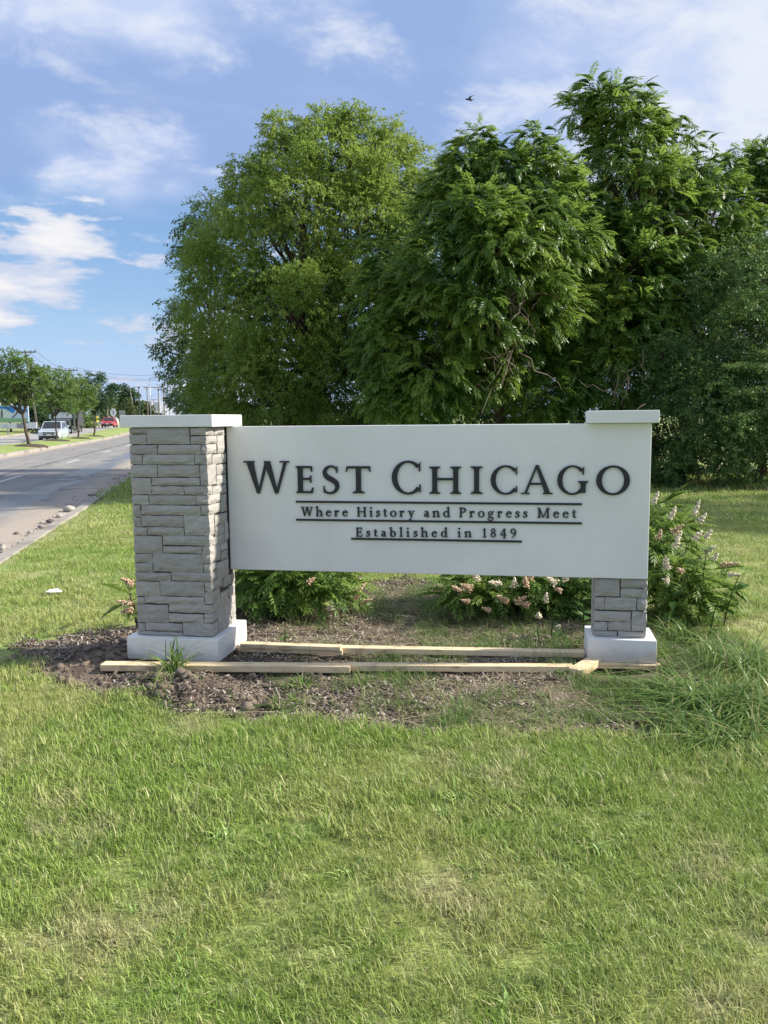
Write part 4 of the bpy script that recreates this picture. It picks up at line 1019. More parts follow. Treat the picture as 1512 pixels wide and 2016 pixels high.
# spruce bough
sp = tag(empty('spruce_tree', (AT(1560, 900, 17.4).x, 17.4, 0)), 'spruce whose hanging boughs reach in from the picture edge', 'tree')
mb = MB(); mb.tube([(0, 0, -.1), (0, 0, 2), (0, 0, 4.2)], [.12, .09, .04], 8); mb.build('trunk', M_BARK, sp, smooth=True)
ls = []; b0 = np.array(sp.location)
for (x0, y0, x1, y1) in [(1560, 720, 1428, 716), (1570, 735, 1478, 715), (1560, 760, 1440, 770), (1570, 800, 1455, 815), (1580, 690, 1500, 690), (1575, 850, 1490, 860)]:
    a = np.array(AT(x0, y0, 17.4)); b = np.array(AT(x1, y1, 16.9))
    for t in np.linspace(0.1, 1, 34):
        p = a + (b-a)*t + np.array([0, 0, 0.25*t*(1-t)]) - b0
        for s in (-1, 1):
            d = (b-a)/np.linalg.norm(b-a)*0.45 + np.array([0, s*0.9, -0.5-0.5*rng.random()]); L = 0.30*(1.1-t*0.75)*rng.uniform(.7, 1.2)
            for q in range(7):
                pp = p + d*L*q/7
                ls.append(leaflet(pp, d + rng.normal(0, .5, 3), rng.normal(0, 1, 3), 0.075, 0.02, .2))
v_, f_ = join_leaflets(ls); np_obj('crown', v_, f_, L_BUSH, sp, attrs={'rnd': np.repeat(rng.random(len(ls)), 4)})
# stray twig that stands out of the elm's outline
tw = tag(empty('leafy_twig', AT(313, 597, 27.5)), 'lone leafy twig sticking out sideways from the dark elm towards the road', 'twig')
mb = MB(); end = AT(352, 590, 28) - tw.location; mb.tube([(0, 0, 0), tuple(end*0.5 + Vector((0, 0, .03))), tuple(end)], [.008, .012, .016], 4); mb.build('stem', M_BARK, tw)
v_, f_ = join_leaflets([leaflet(np.array([x, 0, 0]), (rng.normal(0, .6), rng.normal(0, .5), rng.normal(-.1, .2)), rng.normal(0, 1, 3), .15, .08) for x in np.linspace(-.22, .25, 12)])
np_obj('leaves', v_, f_, L_ELM, tw, attrs={'rnd': np.full(len(v_), .3)})
# small bird over the trees
bd = tag(empty('bird', AT(924, 196, 34)), 'small dark bird gliding in the pale sky above the walnut tree', 'bird')
M_BIRD = plain('bird_plumage', (0.05, 0.055, 0.08), 0.8)
mb = MB(); bd.scale = (.62, .62, .62)
mb.tube([(-.26, 0, .02), (-.2, 0, .03), (-.08, 0, .015), (.06, 0, 0), (.2, 0, -.01), (.3, 0, -.03)], [.015, .05, .065, .05, .02, .03], 8); mb.build('body', M_BIRD, bd, smooth=True)
for s in (-1, 1):
    mb = MB(); q = [(-.1, s*.04, .02), (.06, s*.04, .02), (.12, s*.25, .10), (.26, s*.5, .06), (.14, s*.45, .075), (-.02, s*.22, .10)]
    mb.poly(q); mb.poly([(x, y, z-.012) for x, y, z in reversed(q)])
    for k in range(6): a, b = q[k], q[(k+1) % 6]; mb.poly([a, (a[0], a[1], a[2]-.012), (b[0], b[1], b[2]-.012), b])
    mb.build('wing', M_BIRD, bd)
#PART4
# ------------------------------------------------------------------ flowering shrubs around the sign
M_CREAM = mat('cream_panicle', lambda t: principled(t, t.mix(attr(t, 'rnd'), (0.55, 0.47, 0.33), (0.78, 0.72, 0.58)), 0.8))
M_PINK = mat('faded_panicle', lambda t: principled(t, t.mix(attr(t, 'rnd'), (0.44, 0.28, 0.17), (0.68, 0.52, 0.37)), 0.8))
_ic = bmesh.new(); bmesh.ops.create_icosphere(_ic, subdivisions=1, radius=1.0)
ICV = np.array([v.co[:] for v in _ic.verts]); ICF = np.array([[v.index for v in f.verts] for f in _ic.faces]); _ic.free()
OCV = np.array([(1,0,0),(-1,0,0),(0,1,0),(0,-1,0),(0,0,1),(0,0,-1)], float); OCF = np.array([(0,2,4),(2,1,4),(1,3,4),(3,0,4),(2,0,5),(1,2,5),(3,1,5),(0,3,5)])
def panicle(parent, p, axis_, L, W, m, rng, n=130):
    d = np.array(axis_, float); d /= np.linalg.norm(d); a = np.cross(d, (0.3, 0.5, 0.8)); a /= np.linalg.norm(a); b = np.cross(d, a)
    vs, fs, rs = [], [], []; ph = rng.uniform(0, 6)
    for k in range(n):
        t = rng.random()**0.8; lob = 0.75+0.35*math.sin(7*t*3+ph)
        an = rng.uniform(0, 6.28); r = 1.25*W*(1-t)**0.7*lob*math.sqrt(rng.random())
        q = d*L*t + (a*math.cos(an)+b*math.sin(an))*r
        vs.append(OCV*rng.uniform(.005, .0095) + q); fs.append(OCF+6*k); rs.append(np.full(6, rng.random()))
    o = np_obj('flower_panicle', np.concatenate(vs), np.concatenate(fs), m, parent, attrs={'rnd': np.concatenate(rs)})
    o.location = Vector(p); return o
def shrub(label, base, blobs, flowers, seed, dens=190, lm=L_SPIR, protos=PIN_S, sc=(.7, 1.15)):
    o = tree('flowering_shrub', label, base, blobs, protos, dens, lm, seed, 'flowering shrubs beside the sign', trunk_r=0.012, fork=0.25, scale=sc, pitch=(-0.5, 0.3), cat='shrub', part='foliage', stems=6, inner=0.5, cull=0.55)
    rng = np.random.default_rng(seed+1)
    for (x, y, Yd, L, W, ang, kind) in flowers:
        p = AT(x, y, Yd) - o.location
        panicle(o, p, (math.cos(ang), rng.uniform(-.4, .1), math.sin(ang)), L, W, M_CREAM if kind == 'c' else M_PINK, rng)
    return o
B = px_blobs([(510,1175,50),(560,1140,45),(610,1150,50),(660,1140,38),(545,1205,45),(610,1195,42),(480,1150,40,.2),(650,1180,30),(500,1100,45,.2),(580,1085,55,.2),(520,1225,28,-.1)], 6.6)
shrub('bushy fern-leaved shrub with few flowers, next to the broad pier', (G(565, 1235).x, 6.75, 0), B, [(605, 1148, 6.25, .07, .02, .6, 'p'), (704, 1140, 6.5, .09, .02, 1.0, 'c'), (703, 1163, 6.4, .09, .025, .7, 'p'), (697, 1178, 6.4, .06, .02, .5, 'p'), (712, 1187, 6.5, .09, .02, .4, 'p')], 81)
B = px_blobs([(950,1165,45),(1010,1150,48),(1070,1150,50),(1130,1150,48),(930,1190,38),(1000,1200,45),(1060,1200,45),(1120,1200,42),(900,1160,28),(960,1100,45,.3),(1060,1090,55,.3),(1150,1100,50,.3),(1160,1190,35)], 6.5)
shrub('fern-leaved shrub crowded with cream and faded pink flower spikes under the panel', (G(1030, 1235).x, 6.65, 0), B,
      [(905+5, 1165, 6.2, .10, .028, 2.6, 'p'), (930, 1160, 6.15, .11, .03, 2.7, 'p'), (945, 1143, 6.1, .11, .03, 2.4, 'c'), (985, 1150, 6.1, .10, .03, 2.9, 'c'), (1013, 1155, 6.1, .07, .028, 1.6, 'c'), (1035, 1157, 6.05, .10, .032, 1.7, 'p'), (1042, 1143, 6.1, .08, .03, 1.2, 'p'),
       (1000, 1185, 6.05, .10, .03, 2.6, 'p'), (1015, 1188, 6.05, .10, .03, .6, 'p'), (1043, 1192, 6.05, .08, .025, 2.9, 'p'), (1073, 1185, 6.05, .07, .02, 1.4, 'c'), (1095, 1150, 6.05, .09, .032, 2.5, 'c'), (1112, 1145, 6.1, .09, .03, 1.3, 'c'), (1105, 1163, 6.1, .05, .02, 2.8, 'p'), (965, 1203, 6.05, .07, .02, 2.7, 'p'), (925, 1185, 6.15, .07, .02, 2.9, 'p'), (1060, 1216, 6.0, .045, .022, 1.6, 'c'), (1096, 1238, 5.95, .04, .02, 1.0, 'c')], 82)
B = px_blobs([(1290,1010,30,.3),(1310,1060,45,.2),(1300,1110,50),(1350,1080,42,.1),(1350,1130,48),(1300,1170,50,-.1),(1360,1180,42,-.1),(1400,1130,35),(1260,1060,45,.3),(1330,1215,38,-.2),(1385,1090,28,.1)], 6.3)
shrub('tall sunlit fern-leaved shrub with cream flower spikes beyond the narrow pier', (G(1330, 1228).x, 6.4, 0), B,
      [(1286, 992, 6.2, .10, .022, 1.2, 'c'), (1320, 1022, 6.1, .10, .022, 1.3, 'c'), (1366, 1016, 6.2, .13, .024, 1.3, 'c'), (1376, 1030, 6.15, .09, .026, 1.0, 'c'), (1322, 1050, 6.0, .10, .024, .7, 'p'), (1295, 1062, 6.0, .08, .022, 1.4, 'p'), (1332, 1062, 6.0, .07, .024, 1.1, 'c'), (1366, 1064, 6.0, .09, .03, .9, 'c'), (1385, 1062, 6.0, .09, .026, 1.0, 'c'),
       (1328, 1080, 5.95, .08, .028, 1.3, 'c'), (1388, 1088, 6.0, .09, .026, .6, 'c'), (1313, 1122, 5.9, .10, .042, 1.7, 'c'), (1310, 1138, 5.9, .05, .03, -1.2, 'c'), (1418, 1112, 6.0, .13, .024, .15, 'p'), (1432, 1132, 6.0, .09, .020, .1, 'c'), (1402, 1103, 6.0, .06, .02, .9, 'c'), (1345, 1127, 5.95, .06, .02, 2.5, 'p')], 83)
B = px_blobs([(252,1160,10),(256,1195,12),(262,1180,12)], 6.1)
shrub('sprig of fading flowers showing past the outer side of the broad pier', (G(275, 1235).x, 6.2, 0), B, [(264, 1152, 6.0, .11, .03, 2.5, 'p'), (262, 1190, 6.0, .12, .028, 2.9, 'p'), (262, 1200, 6.0, .09, .026, 3.3, 'p')], 84)
# broad-leaved weeds in front of the tall shrub: every leaf a part
def ovate(L, W):
    n = 5; v = []; f = []
    for k in range(n+1):
        t = k/n; w_ = W*math.sin(math.pi*min(1, t*0.92+0.04))**0.8*(1-0.25*t); z = -0.35*L*t*t
        v += [(L*t, -w_/2, z+0.12*w_), (L*t, 0, z), (L*t, w_/2, z+0.12*w_)]
    for k in range(n):
        a = 3*k; f += [(a, a+3, a+4, a+1), (a+1, a+4, a+5, a+2)]
    return np.array(v), np.array(f)
OV, OF = ovate(1.0, 0.52)
L_WEED = leaf_mat('broad_weed_leaf', (0.055, 0.125, 0.030), (0.105, 0.190, 0.045), (0.130, 0.210, 0.060), 0.35, 0.35, 2.0)
WLEAF = [np_mesh('leaf', OV, OF, L_WEED, {'rnd': np.full(len(OV), q)}, True) for q in (.1, .4, .7, 1.0)]
def weed(label, p, h, n, seed, lean=(0, 0), size=.12):
    rng = np.random.default_rng(seed); o = tag(empty('broadleaf_weed', p), label, 'plant', 'broad-leaved weeds')
    mb = MB(); pts = [Vector((lean[0]*(t**1.5), lean[1]*t, h*t)) for t in np.linspace(0, 1, 6)]
    mb.tube(pts, [.007, .0065, .006, .005, .004, .003], 5); mb.build('stem', L_WEED, o)
    for k in range(n):
        t = 0.18 + 0.82*k/max(1, n-1); q = pts[0].lerp(pts[-1], t); q.x = lean[0]*t**1.5
        lf = link(bpy.data.objects.new('leaf', WLEAF[rng.integers(0, 4)]), o)
        lf.location = q; s = size*rng.uniform(.7, 1.2)*(1.1-.45*t); lf.scale = (s, s, s); lf.rotation_euler = (rng.normal(0, .3), rng.uniform(-.7, .25), k*2.4+rng.normal(0, .3))
    return o
weed('tallest broad-leaved weed with a dark upright stem before the sunlit shrub', G(1375, 1240), .62, 16, 91, (.05, .02))
weed('broad-leaved weed leaning outward beyond the tallest one', G(1425, 1235), .40, 13, 92, (.10, .0))
weed('bushy broad-leaved weed standing close to the narrow pier', G(1330, 1245), .38, 14, 93, (-.05, 0), .13)
weed('low broad-leaved weed at the foot of the sunlit shrub', G(1395, 1262), .27, 10, 94, (.04, -.02), .11)
weed('pale round-leaved seedling in the dark under the panel', G(1085, 1262), .22, 7, 95, (.02, 0), .085)
weed('broad-leaved seedling pressed against the narrow pier under the panel', G(1150, 1262), .36, 11, 96, (-.02, 0), .10)
weed('small leafy sprout beside the stacked boards', G(560, 1272), .11, 6, 97, (.01, 0), .06)
weed('round-leaved seedling low beside the flower-crowded shrub', G(1062, 1270), .14, 5, 98, (-.02, 0), .07)

# ------------------------------------------------------------------ grass
def blade_batch(n, rng, rad, h, hs, wd, bend, tip=0.15, segs=3, flat=0.0):
    """n blades around the origin; returns verts, quads, attributes"""
    r = rad*np.sqrt(rng.random(n)); a = rng.uniform(0, 6.283, n); bx, by = r*np.cos(a), r*np.sin(a)
    H = h*(1+hs*rng.normal(size=n)).clip(.35, 2.2); az = rng.uniform(0, 6.283, n); bd = np.abs(rng.normal(bend, bend*.6, n)); W = wd*rng.uniform(.6, 1.3, n)
    V_ = []; T_ = np.linspace(0, 1, segs+1)
    dx, dy = np.cos(az), np.sin(az); sx, sy = -dy, dx
    for t in T_:
        out = H*bd*t**1.7; up = H*(t - flat*t*t)*np.sqrt(np.maximum(0.05, 1-np.minimum(.9, bd*t*.6)))
        w_ = W*(1-t)**.6*.5 + W*tip*.5*0
        cx, cy = bx+dx*out, by+dy*out
        V_.append(np.stack([np.stack([cx-sx*w_, cy-sy*w_, up], -1), np.stack([cx+sx*w_, cy+sy*w_, up], -1)], 1))
    V_ = np.stack(V_, 1)            # n, segs+1, 2, 3
    k = (segs+1)*2; base = (np.arange(n)*k)[:, None]
    q = np.array([[2*i, 2*i+1, 2*i+3, 2*i+2] for i in range(segs)]).reshape(-1)
    F_ = (base + q[None]).reshape(-1, 4)
    rn = np.repeat(rng.random(n), k); hg = np.tile(np.repeat(T_, 2), n)
    return V_.reshape(-1, 3), F_, rn, hg
def proto_obj(name, v, f, m, attrs):
    return bpy.data.objects.new(name, np_mesh(name, v, f, m, attrs))
def gn_scatter(o, protos):
    """instance one of the prototypes on every vertex of the object, by its own attributes"""
    col = bpy.data.collections.new(o.name+'_blades')
    for p in protos: col.objects.link(p)
    ng = bpy.data.node_groups.new(o.name+'_scatter', 'GeometryNodeTree')
    ng.interface.new_socket('Geometry', in_out='INPUT', socket_type='NodeSocketGeometry'); ng.interface.new_socket('Geometry', in_out='OUTPUT', socket_type='NodeSocketGeometry')
    N = ng.nodes; Lk = ng.links
    gi = N.new('NodeGroupInput'); go = N.new('NodeGroupOutput'); ci = N.new('GeometryNodeCollectionInfo'); ip = N.new('GeometryNodeInstanceOnPoints')
    ci.inputs[0].default_value = col; ci.inputs['Separate Children'].default_value = True; ci.inputs['Reset Children'].default_value = True
    ip.inputs['Pick Instance'].default_value = True
    def na(nm, typ):
        a = N.new('GeometryNodeInputNamedAttribute'); a.data_type = typ; a.inputs[0].default_value = nm; return a.outputs[0]
    Lk.new(gi.outputs[0], ip.inputs['Points']); Lk.new(ci.outputs[0], ip.inputs['Instance']); Lk.new(na('idx', 'INT'), ip.inputs['Instance Index'])
    Lk.new(na('rot', 'FLOAT_VECTOR'), ip.inputs['Rotation']); Lk.new(na('scl', 'FLOAT_VECTOR'), ip.inputs['Scale']); Lk.new(ip.outputs[0], go.inputs[0])
    md = o.modifiers.new('scatter', 'NODES'); md.node_group = ng
def scatter_obj(name, P_, z, protos, scl, rng, label, cat, tilt=0.06):
    n = len(P_); me = bpy.data.meshes.new(name); me.vertices.add(n); me.vertices.foreach_set('co', np.column_stack([P_, z]).astype(np.float32).ravel())
    a = me.attributes.new('idx', 'INT', 'POINT'); a.data.foreach_set('value', rng.integers(0, len(protos), n).astype(np.int32))
    r = np.column_stack([rng.normal(0, tilt, n), rng.normal(0, tilt, n), rng.uniform(0, 6.283, n)])
    a = me.attributes.new('rot', 'FLOAT_VECTOR', 'POINT'); a.data.foreach_set('vector', r.astype(np.float32).ravel())
    a = me.attributes.new('scl', 'FLOAT_VECTOR', 'POINT'); a.data.foreach_set('vector', scl.astype(np.float32).ravel())
    o = link(bpy.data.objects.new(name, me)); gn_scatter(o, protos); tag(o, label, cat, kind='stuff'); return o
rng = np.random.default_rng(17)
def in_view(n_per_m2, y0, y1, margin=0.35):
    """even random points in the wedge of lawn the place shows, with some to spare on both sides"""
    xs = 0.56*y1+margin+0.8; n = int(n_per_m2*2*xs*(y1-y0)); P_ = np.column_stack([rng.uniform(-xs, xs, n), rng.uniform(y0, y1, n)])
    return P_[np.abs(P_[:, 0]) < 0.56*P_[:, 1]+margin+0.3]
def on_lawn(P_, edge=0.0, inbed=0.0, kerb_gap=0.10):
    tt = (P_ - R0xy) @ RNxy; sd = poly_sd(P_, BEDW) + (fbm(P_, 3.5, 3, 33)-0.5)*0.34
    keep = (tt < -kerb_gap) & ((sd < edge) | (rng.random(len(P_)) < inbed*(fbm(P_, 2.2, 3, 44) > 0.52)))
    du = (P_[:, 0]-SIGN_O.x)*UA.x + (P_[:, 1]-SIGN_O.y)*UA.y; dv = (P_[:, 0]-SIGN_O.x)*VA.x + (P_[:, 1]-SIGN_O.y)*VA.y
    keep &= ~((du > -0.7) & (du < 0.05) & (dv > -0.03) & (dv < 0.6)) & ~((du > 2.3) & (du < 2.83) & (dv > 0.1) & (dv < 0.76))
    return P_[keep]
def hgt(P_): return height(P_)[0]
near_p = []
for k in range(7):
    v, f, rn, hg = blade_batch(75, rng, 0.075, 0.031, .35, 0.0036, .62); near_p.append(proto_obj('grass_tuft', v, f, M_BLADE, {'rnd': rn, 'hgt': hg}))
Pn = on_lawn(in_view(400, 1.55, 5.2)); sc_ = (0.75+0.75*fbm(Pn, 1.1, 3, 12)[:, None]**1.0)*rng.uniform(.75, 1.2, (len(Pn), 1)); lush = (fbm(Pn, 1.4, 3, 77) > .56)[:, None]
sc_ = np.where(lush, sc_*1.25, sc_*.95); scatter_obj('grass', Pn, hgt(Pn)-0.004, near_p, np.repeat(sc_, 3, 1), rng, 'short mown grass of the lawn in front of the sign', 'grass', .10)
mid_p = []
for k in range(6):
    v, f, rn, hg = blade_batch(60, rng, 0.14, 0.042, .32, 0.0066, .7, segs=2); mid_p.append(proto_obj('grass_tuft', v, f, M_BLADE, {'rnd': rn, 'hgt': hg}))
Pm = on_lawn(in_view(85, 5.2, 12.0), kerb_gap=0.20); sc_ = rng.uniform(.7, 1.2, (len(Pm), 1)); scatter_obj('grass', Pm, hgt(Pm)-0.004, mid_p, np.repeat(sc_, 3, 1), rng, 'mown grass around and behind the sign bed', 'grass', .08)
far_p = []
for k in range(5):
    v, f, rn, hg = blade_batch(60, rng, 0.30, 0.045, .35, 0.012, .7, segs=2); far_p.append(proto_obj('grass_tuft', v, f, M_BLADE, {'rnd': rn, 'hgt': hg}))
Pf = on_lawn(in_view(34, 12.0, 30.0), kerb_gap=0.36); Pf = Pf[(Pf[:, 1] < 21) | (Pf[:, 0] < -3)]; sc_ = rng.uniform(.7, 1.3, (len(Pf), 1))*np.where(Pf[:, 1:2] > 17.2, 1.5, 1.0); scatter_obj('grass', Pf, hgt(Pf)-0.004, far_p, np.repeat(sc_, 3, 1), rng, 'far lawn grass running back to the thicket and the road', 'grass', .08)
# broader weeds and clippings in the turf
def m_weed(t):
    r = attr(t, 'rnd'); c = t.mix(r, (0.16, 0.30, 0.06), (0.34, 0.46, 0.13)); return principled(t, c, 0.45)
M_TURFW = mat('broad_turf_weed', m_weed); wd_p = []
for k in range(4):
    v, f, rn, hg = blade_batch(16, rng, 0.035, 0.050, .3, 0.0085, .8, segs=3, flat=.3); wd_p.append(proto_obj('turf_weed', v, f, M_TURFW, {'rnd': rn}))
Pw = in_view(60, 1.6, 5.0); Pw = on_lawn(Pw[rng.random(len(Pw)) < np.clip((fbm(Pw, 1.7, 3, 101)-.50)*4, 0.04, 1)]); sc_ = rng.uniform(.6, 1.15, (len(Pw), 1)); scatter_obj('turf_weeds', Pw, hgt(Pw), wd_p, np.repeat(sc_, 3, 1), rng, 'coarse broad-bladed weeds scattered through the mown lawn', 'weeds', .12)
# sparse regrowth in the bed
bed_p = []
for k in range(5):
    v, f, rn, hg = blade_batch(26, rng, 0.075, 0.085, .45, 0.0038, 1.0); bed_p.append(proto_obj('weed_tuft', v, f, M_LONG, {'rnd': rn, 'hgt': hg}))
Pb = in_view(470, 4.0, 7.6); sd = poly_sd(Pb, BEDW); xw = Pb[:, 0]
prob = np.clip((fbm(Pb, 1.6, 3, 61)-0.42)*3.4, 0, 1)*np.clip((xw+0.9)/0.8, 0.03, 1)*np.where(Pb[:, 1] > 5.6, .45, 1.0)
Pb = Pb[(sd > -0.15) & (rng.random(len(Pb)) < prob)]; Pb = on_lawn(Pb, 99)
sc_ = rng.uniform(.45, 1.15, (len(Pb), 1)); scatter_obj('regrown_grass', Pb, hgt(Pb)-0.004, bed_p, np.repeat(sc_, 3, 1), rng, 'thin green grass growing back through the mulch bed', 'grass', .15)
# dry clippings and mulch chips
dry_p = []
for k in range(5):
    v, f, rn, hg = blade_batch(22, rng, 0.09, 0.11, .4, 0.0036, 2.2, segs=3, flat=.85); v[:, 2] = v[:, 2]*0.16 + 0.004; dry_p.append(proto_obj('straw_litter', v, f, M_DRY, {'rnd': rn}))
Pd = in_view(190, 3.9, 7.4); sd = poly_sd(Pd, BEDW); prob = np.clip((fbm(Pd, 1.3, 3, 71)-0.40)*3.0, 0, 1)*np.clip((Pd[:, 0]+1.2)/1.3, 0.04, 1)
Pd = on_lawn(Pd[(sd > -0.10) & (rng.random(len(Pd)) < prob)], 99); sc_ = rng.uniform(.6, 1.2, (len(Pd), 1)); scatter_obj('dry_clippings', Pd, hgt(Pd)+0.002, dry_p, np.repeat(sc_, 3, 1), rng, 'dry straw and grass clippings strewn over the bed', 'clippings', .1)
chip_p = []
for k in range(6):
    vs, fs, rs = [], [], []
    for q in range(16):
        L, W, T = rng.uniform(.008, .030), rng.uniform(.003, .009), rng.uniform(.0015, .004); bx = np.array([(-L,-W,0),(L,-W*.6,0),(L*.9,W,0),(-L*.8,W*.8,0),(-L,-W,T),(L,-W*.6,T),(L*.9,W,T),(-L*.8,W*.8,T)])
        a = rng.uniform(0, 6.28); R_ = (rotz(np.array([a])) @ roty(np.array([rng.normal(0, .35)])))[0]; c = np.array([rng.normal(0, .04), rng.normal(0, .04), .004+rng.random()*.006])
        vs.append(bx @ R_.T + c); fs.append(np.array([(3,2,1,0),(4,5,6,7),(0,1,5,4),(1,2,6,5),(2,3,7,6),(3,0,4,7)])+8*q); rs.append(np.full(8, rng.random()))
    chip_p.append(proto_obj('mulch_chip', np.concatenate(vs), np.concatenate(fs), M_CHIP, {'rnd': np.concatenate(rs)}))
Pc = in_view(300, 3.9, 8.6); sd = poly_sd(Pc, BEDW); Pc = Pc[(sd > -0.06) & (fbm(Pc, 1.5, 3, 91) > .40)]; sc_ = rng.uniform(.5, 1.1, (len(Pc), 1)); scatter_obj('mulch', Pc, hgt(Pc), chip_p, np.repeat(sc_, 3, 1), rng, 'brown wood chip mulch covering the bed', 'mulch', .1)
# lumps of dug soil
M_CLOD = mat('dug_soil', lambda t: principled(t, t.mix(t.noise(pos(t), 30, 4), t.mix(attr(t, 'rnd'), (0.050, 0.036, 0.028), (0.150, 0.115, 0.085)), (0.25, 0.20, 0.155)), 0.95, bump=t.noise(pos(t), 90, 4), bstr=.8, bdist=.01))
clod_p = []
for k in range(7):
    bm = bmesh.new(); bmesh.ops.create_icosphere(bm, subdivisions=1, radius=1.0); g = np.random.default_rng(200+k)
    for v in bm.verts: v.co *= g.uniform(.55, 1.25)
    vs = np.array([v.co[:] for v in bm.verts])*np.array([1, .75, .55]); fs = np.array([[v.index for v in f.verts] for f in bm.faces]); bm.free()
    clod_p.append(proto_obj('soil_lump', vs, fs, M_CLOD, {'rnd': np.full(len(vs), g.random())}))
pts = []; szs = []
for c, r, a in CLODS + [(G(250, 1350), .3, 0), (G(480, 1400), .22, 0), (G(420, 1340), .35, 0), (G(190, 1330), .3, 0)]:
    for q in range(int(380*r)+30):
        rr_, aa = r*math.sqrt(rng.random())*1.15, rng.uniform(0, 6.28); pts.append((c.x+rr_*math.cos(aa), c.y+rr_*math.sin(aa)*.8)); szs.append(min(.05, .008+.006*rng.pareto(1.8)))
Pk = np.array(pts); szs = np.array(szs); kp = poly_sd(Pk, BEDW) > -.02; Pk, szs = Pk[kp], szs[kp]
scatter_obj('soil_lumps', Pk, hgt(Pk)+szs*.2, clod_p, np.repeat(szs[:, None], 3, 1), rng, 'lumps of freshly dug dark soil beside the broad pier', 'soil', .5)
# single clumps of long grass
def clump(label, p, n, h, wd, bend, rad, seed, flat=.25, name='grass_clump', segs=6):
    r = np.random.default_rng(seed); v, f, rn, hg = blade_batch(n, r, rad, h, .28, wd, bend, segs=segs, flat=flat)
    o = np_obj(name, v, f, M_LONG, attrs={'rnd': rn}); o.location = (p.x, p.y, float(hgt(np.array([[p.x, p.y]]))[0])-.005); tag(o, label, 'grass clump', 'clumps of long grass'); return o
clump('strappy clump of arching leaves in front of the broad pier base', G(345, 1334), 54, .34, .014, 1.05, .06, 301, .45)
for k, (x, y, n, h, b, rd, lab) in enumerate([(1345, 1262, 130, .24, .9, .13, 'pale long grass clump at the outer corner of the narrow pier base'), (1262, 1368, 50, .15, 1.3, .10, 'long grass clump beside the hole under the narrow pier'), (1345, 1380, 150, .22, 1.5, .17, 'matted long grass clump just beyond the dug hole'),
      (1400, 1395, 170, .28, 1.3, .19, 'thick flopped clump of long grass at the bed corner'), (1470, 1420, 170, .27, 1.2, .20, 'thick clump of long grass past the flopped one, at the lawn edge'), (1345, 1440, 120, .20, 1.2, .16, 'low long grass clump where the bed meets the mown lawn'), (1420, 1465, 130, .20, 1.1, .18, 'low ragged grass clump bordering the mown lawn'),
      (1440, 1310, 120, .26, 1.2, .2, 'straw-mixed grass clump behind the flopped one'), (1500, 1340, 120, .30, 1.0, .2, 'tall ragged grass clump at the end of the bed'), (1120, 1268, 50, .13, .9, .08, 'small grass clump beside the long board near the narrow pier'), (1020, 1258, 40, .16, .8, .07, 'small grass clump in the shade under the flower-crowded shrub'),
      (570, 1395, 70, .12, 1.0, .10, 'upright green grass clump on the bare front of the bed'), (590, 1355, 60, .11, 1.0, .10, 'green grass clump by the joint of the front boards'), (660, 1400, 12, .09, 1.1, .02, 'tiny grass sprout alone in the brown mulch'), (1245, 1310, 16, .22, .5, .05, 'few upright grass stalks in front of the narrow pier base'), (1385, 1330, 22, .42, .35, .05, 'thin tall seeding stalks rising above the flopped grass'), (1480, 1390, 30, .44, .4, .08, 'group of tall thin stalks near the end of the bed')]):
    clump(lab, G(x, y), int(n*1.1), h*1.05, .0115 if n > 40 else .005, b*1.2, rd*1.0, 310+k, .4)
# scrap of litter on the lawn
mb = MB(); sc0 = [(-.07, -.01, .005), (-.03, -.035, .02), (.05, -.03, .03), (.075, .005, .02), (.03, .035, .03), (-.04, .03, .012)]
mb.poly(sc0); mb.poly([(x, y, z-.006) for x, y, z in reversed(sc0)])
for k in range(6): a, b = sc0[k], sc0[(k+1) % 6]; mb.poly([a, (a[0], a[1], a[2]-.006), (b[0], b[1], b[2]-.006), b])
o = mb.build('paper_scrap', plain('white_paper', (.8, .78, .75), .8)); o.location = G(106, 1174) + Vector((0, 0, .035)); o.rotation_euler = (.3, .2, .5); tag(o, 'crumpled white scrap lying on the lawn between the pier and the road', 'litter')
#PART5
# ------------------------------------------------------------------ median trees
def px_tree(name, label, bp, blobs, Yd, protos, dens, lm, seed, group, tr=.09, fork=.42, **kw):
    b = G(*bp, 0.15) if not Yd else Vector((AT(bp[0], 812, Yd).x, Yd, 0)); B_ = px_blobs(blobs, b.y)
    return tree(name, label, (b.x, b.y, 0.12), B_, protos, dens, lm, seed, group, trunk_r=tr, fork=fork, **kw), b
def mulch_ring(p, r, label):
    mb = MB(); n = 18
    mb.v.append((0, 0, .14))
    for q, (rr_, z) in enumerate(((.35, .13), (.8, .06), (1.0, -.06))):
        for k in range(n):
            a = 2*math.pi*k/n; j = 1+random.uniform(-.12, .12); mb.v.append((r*rr_*j*math.cos(a), r*rr_*j*math.sin(a), z))
    for k in range(n): mb.f.append((0, 1+k, 1+(k+1) % n))
    for q in range(2):
        for k in range(n): a = 1+q*n+k; b = 1+q*n+(k+1) % n; mb.f.append((a, a+n, b+n, b))
    o = mb.build('mulch_ring', M_MULCH, smooth=True); o.location = (p.x, p.y, .17); tag(o, label, 'mulch', 'mulch rings under the median trees')
GM = 'young trees on the median'
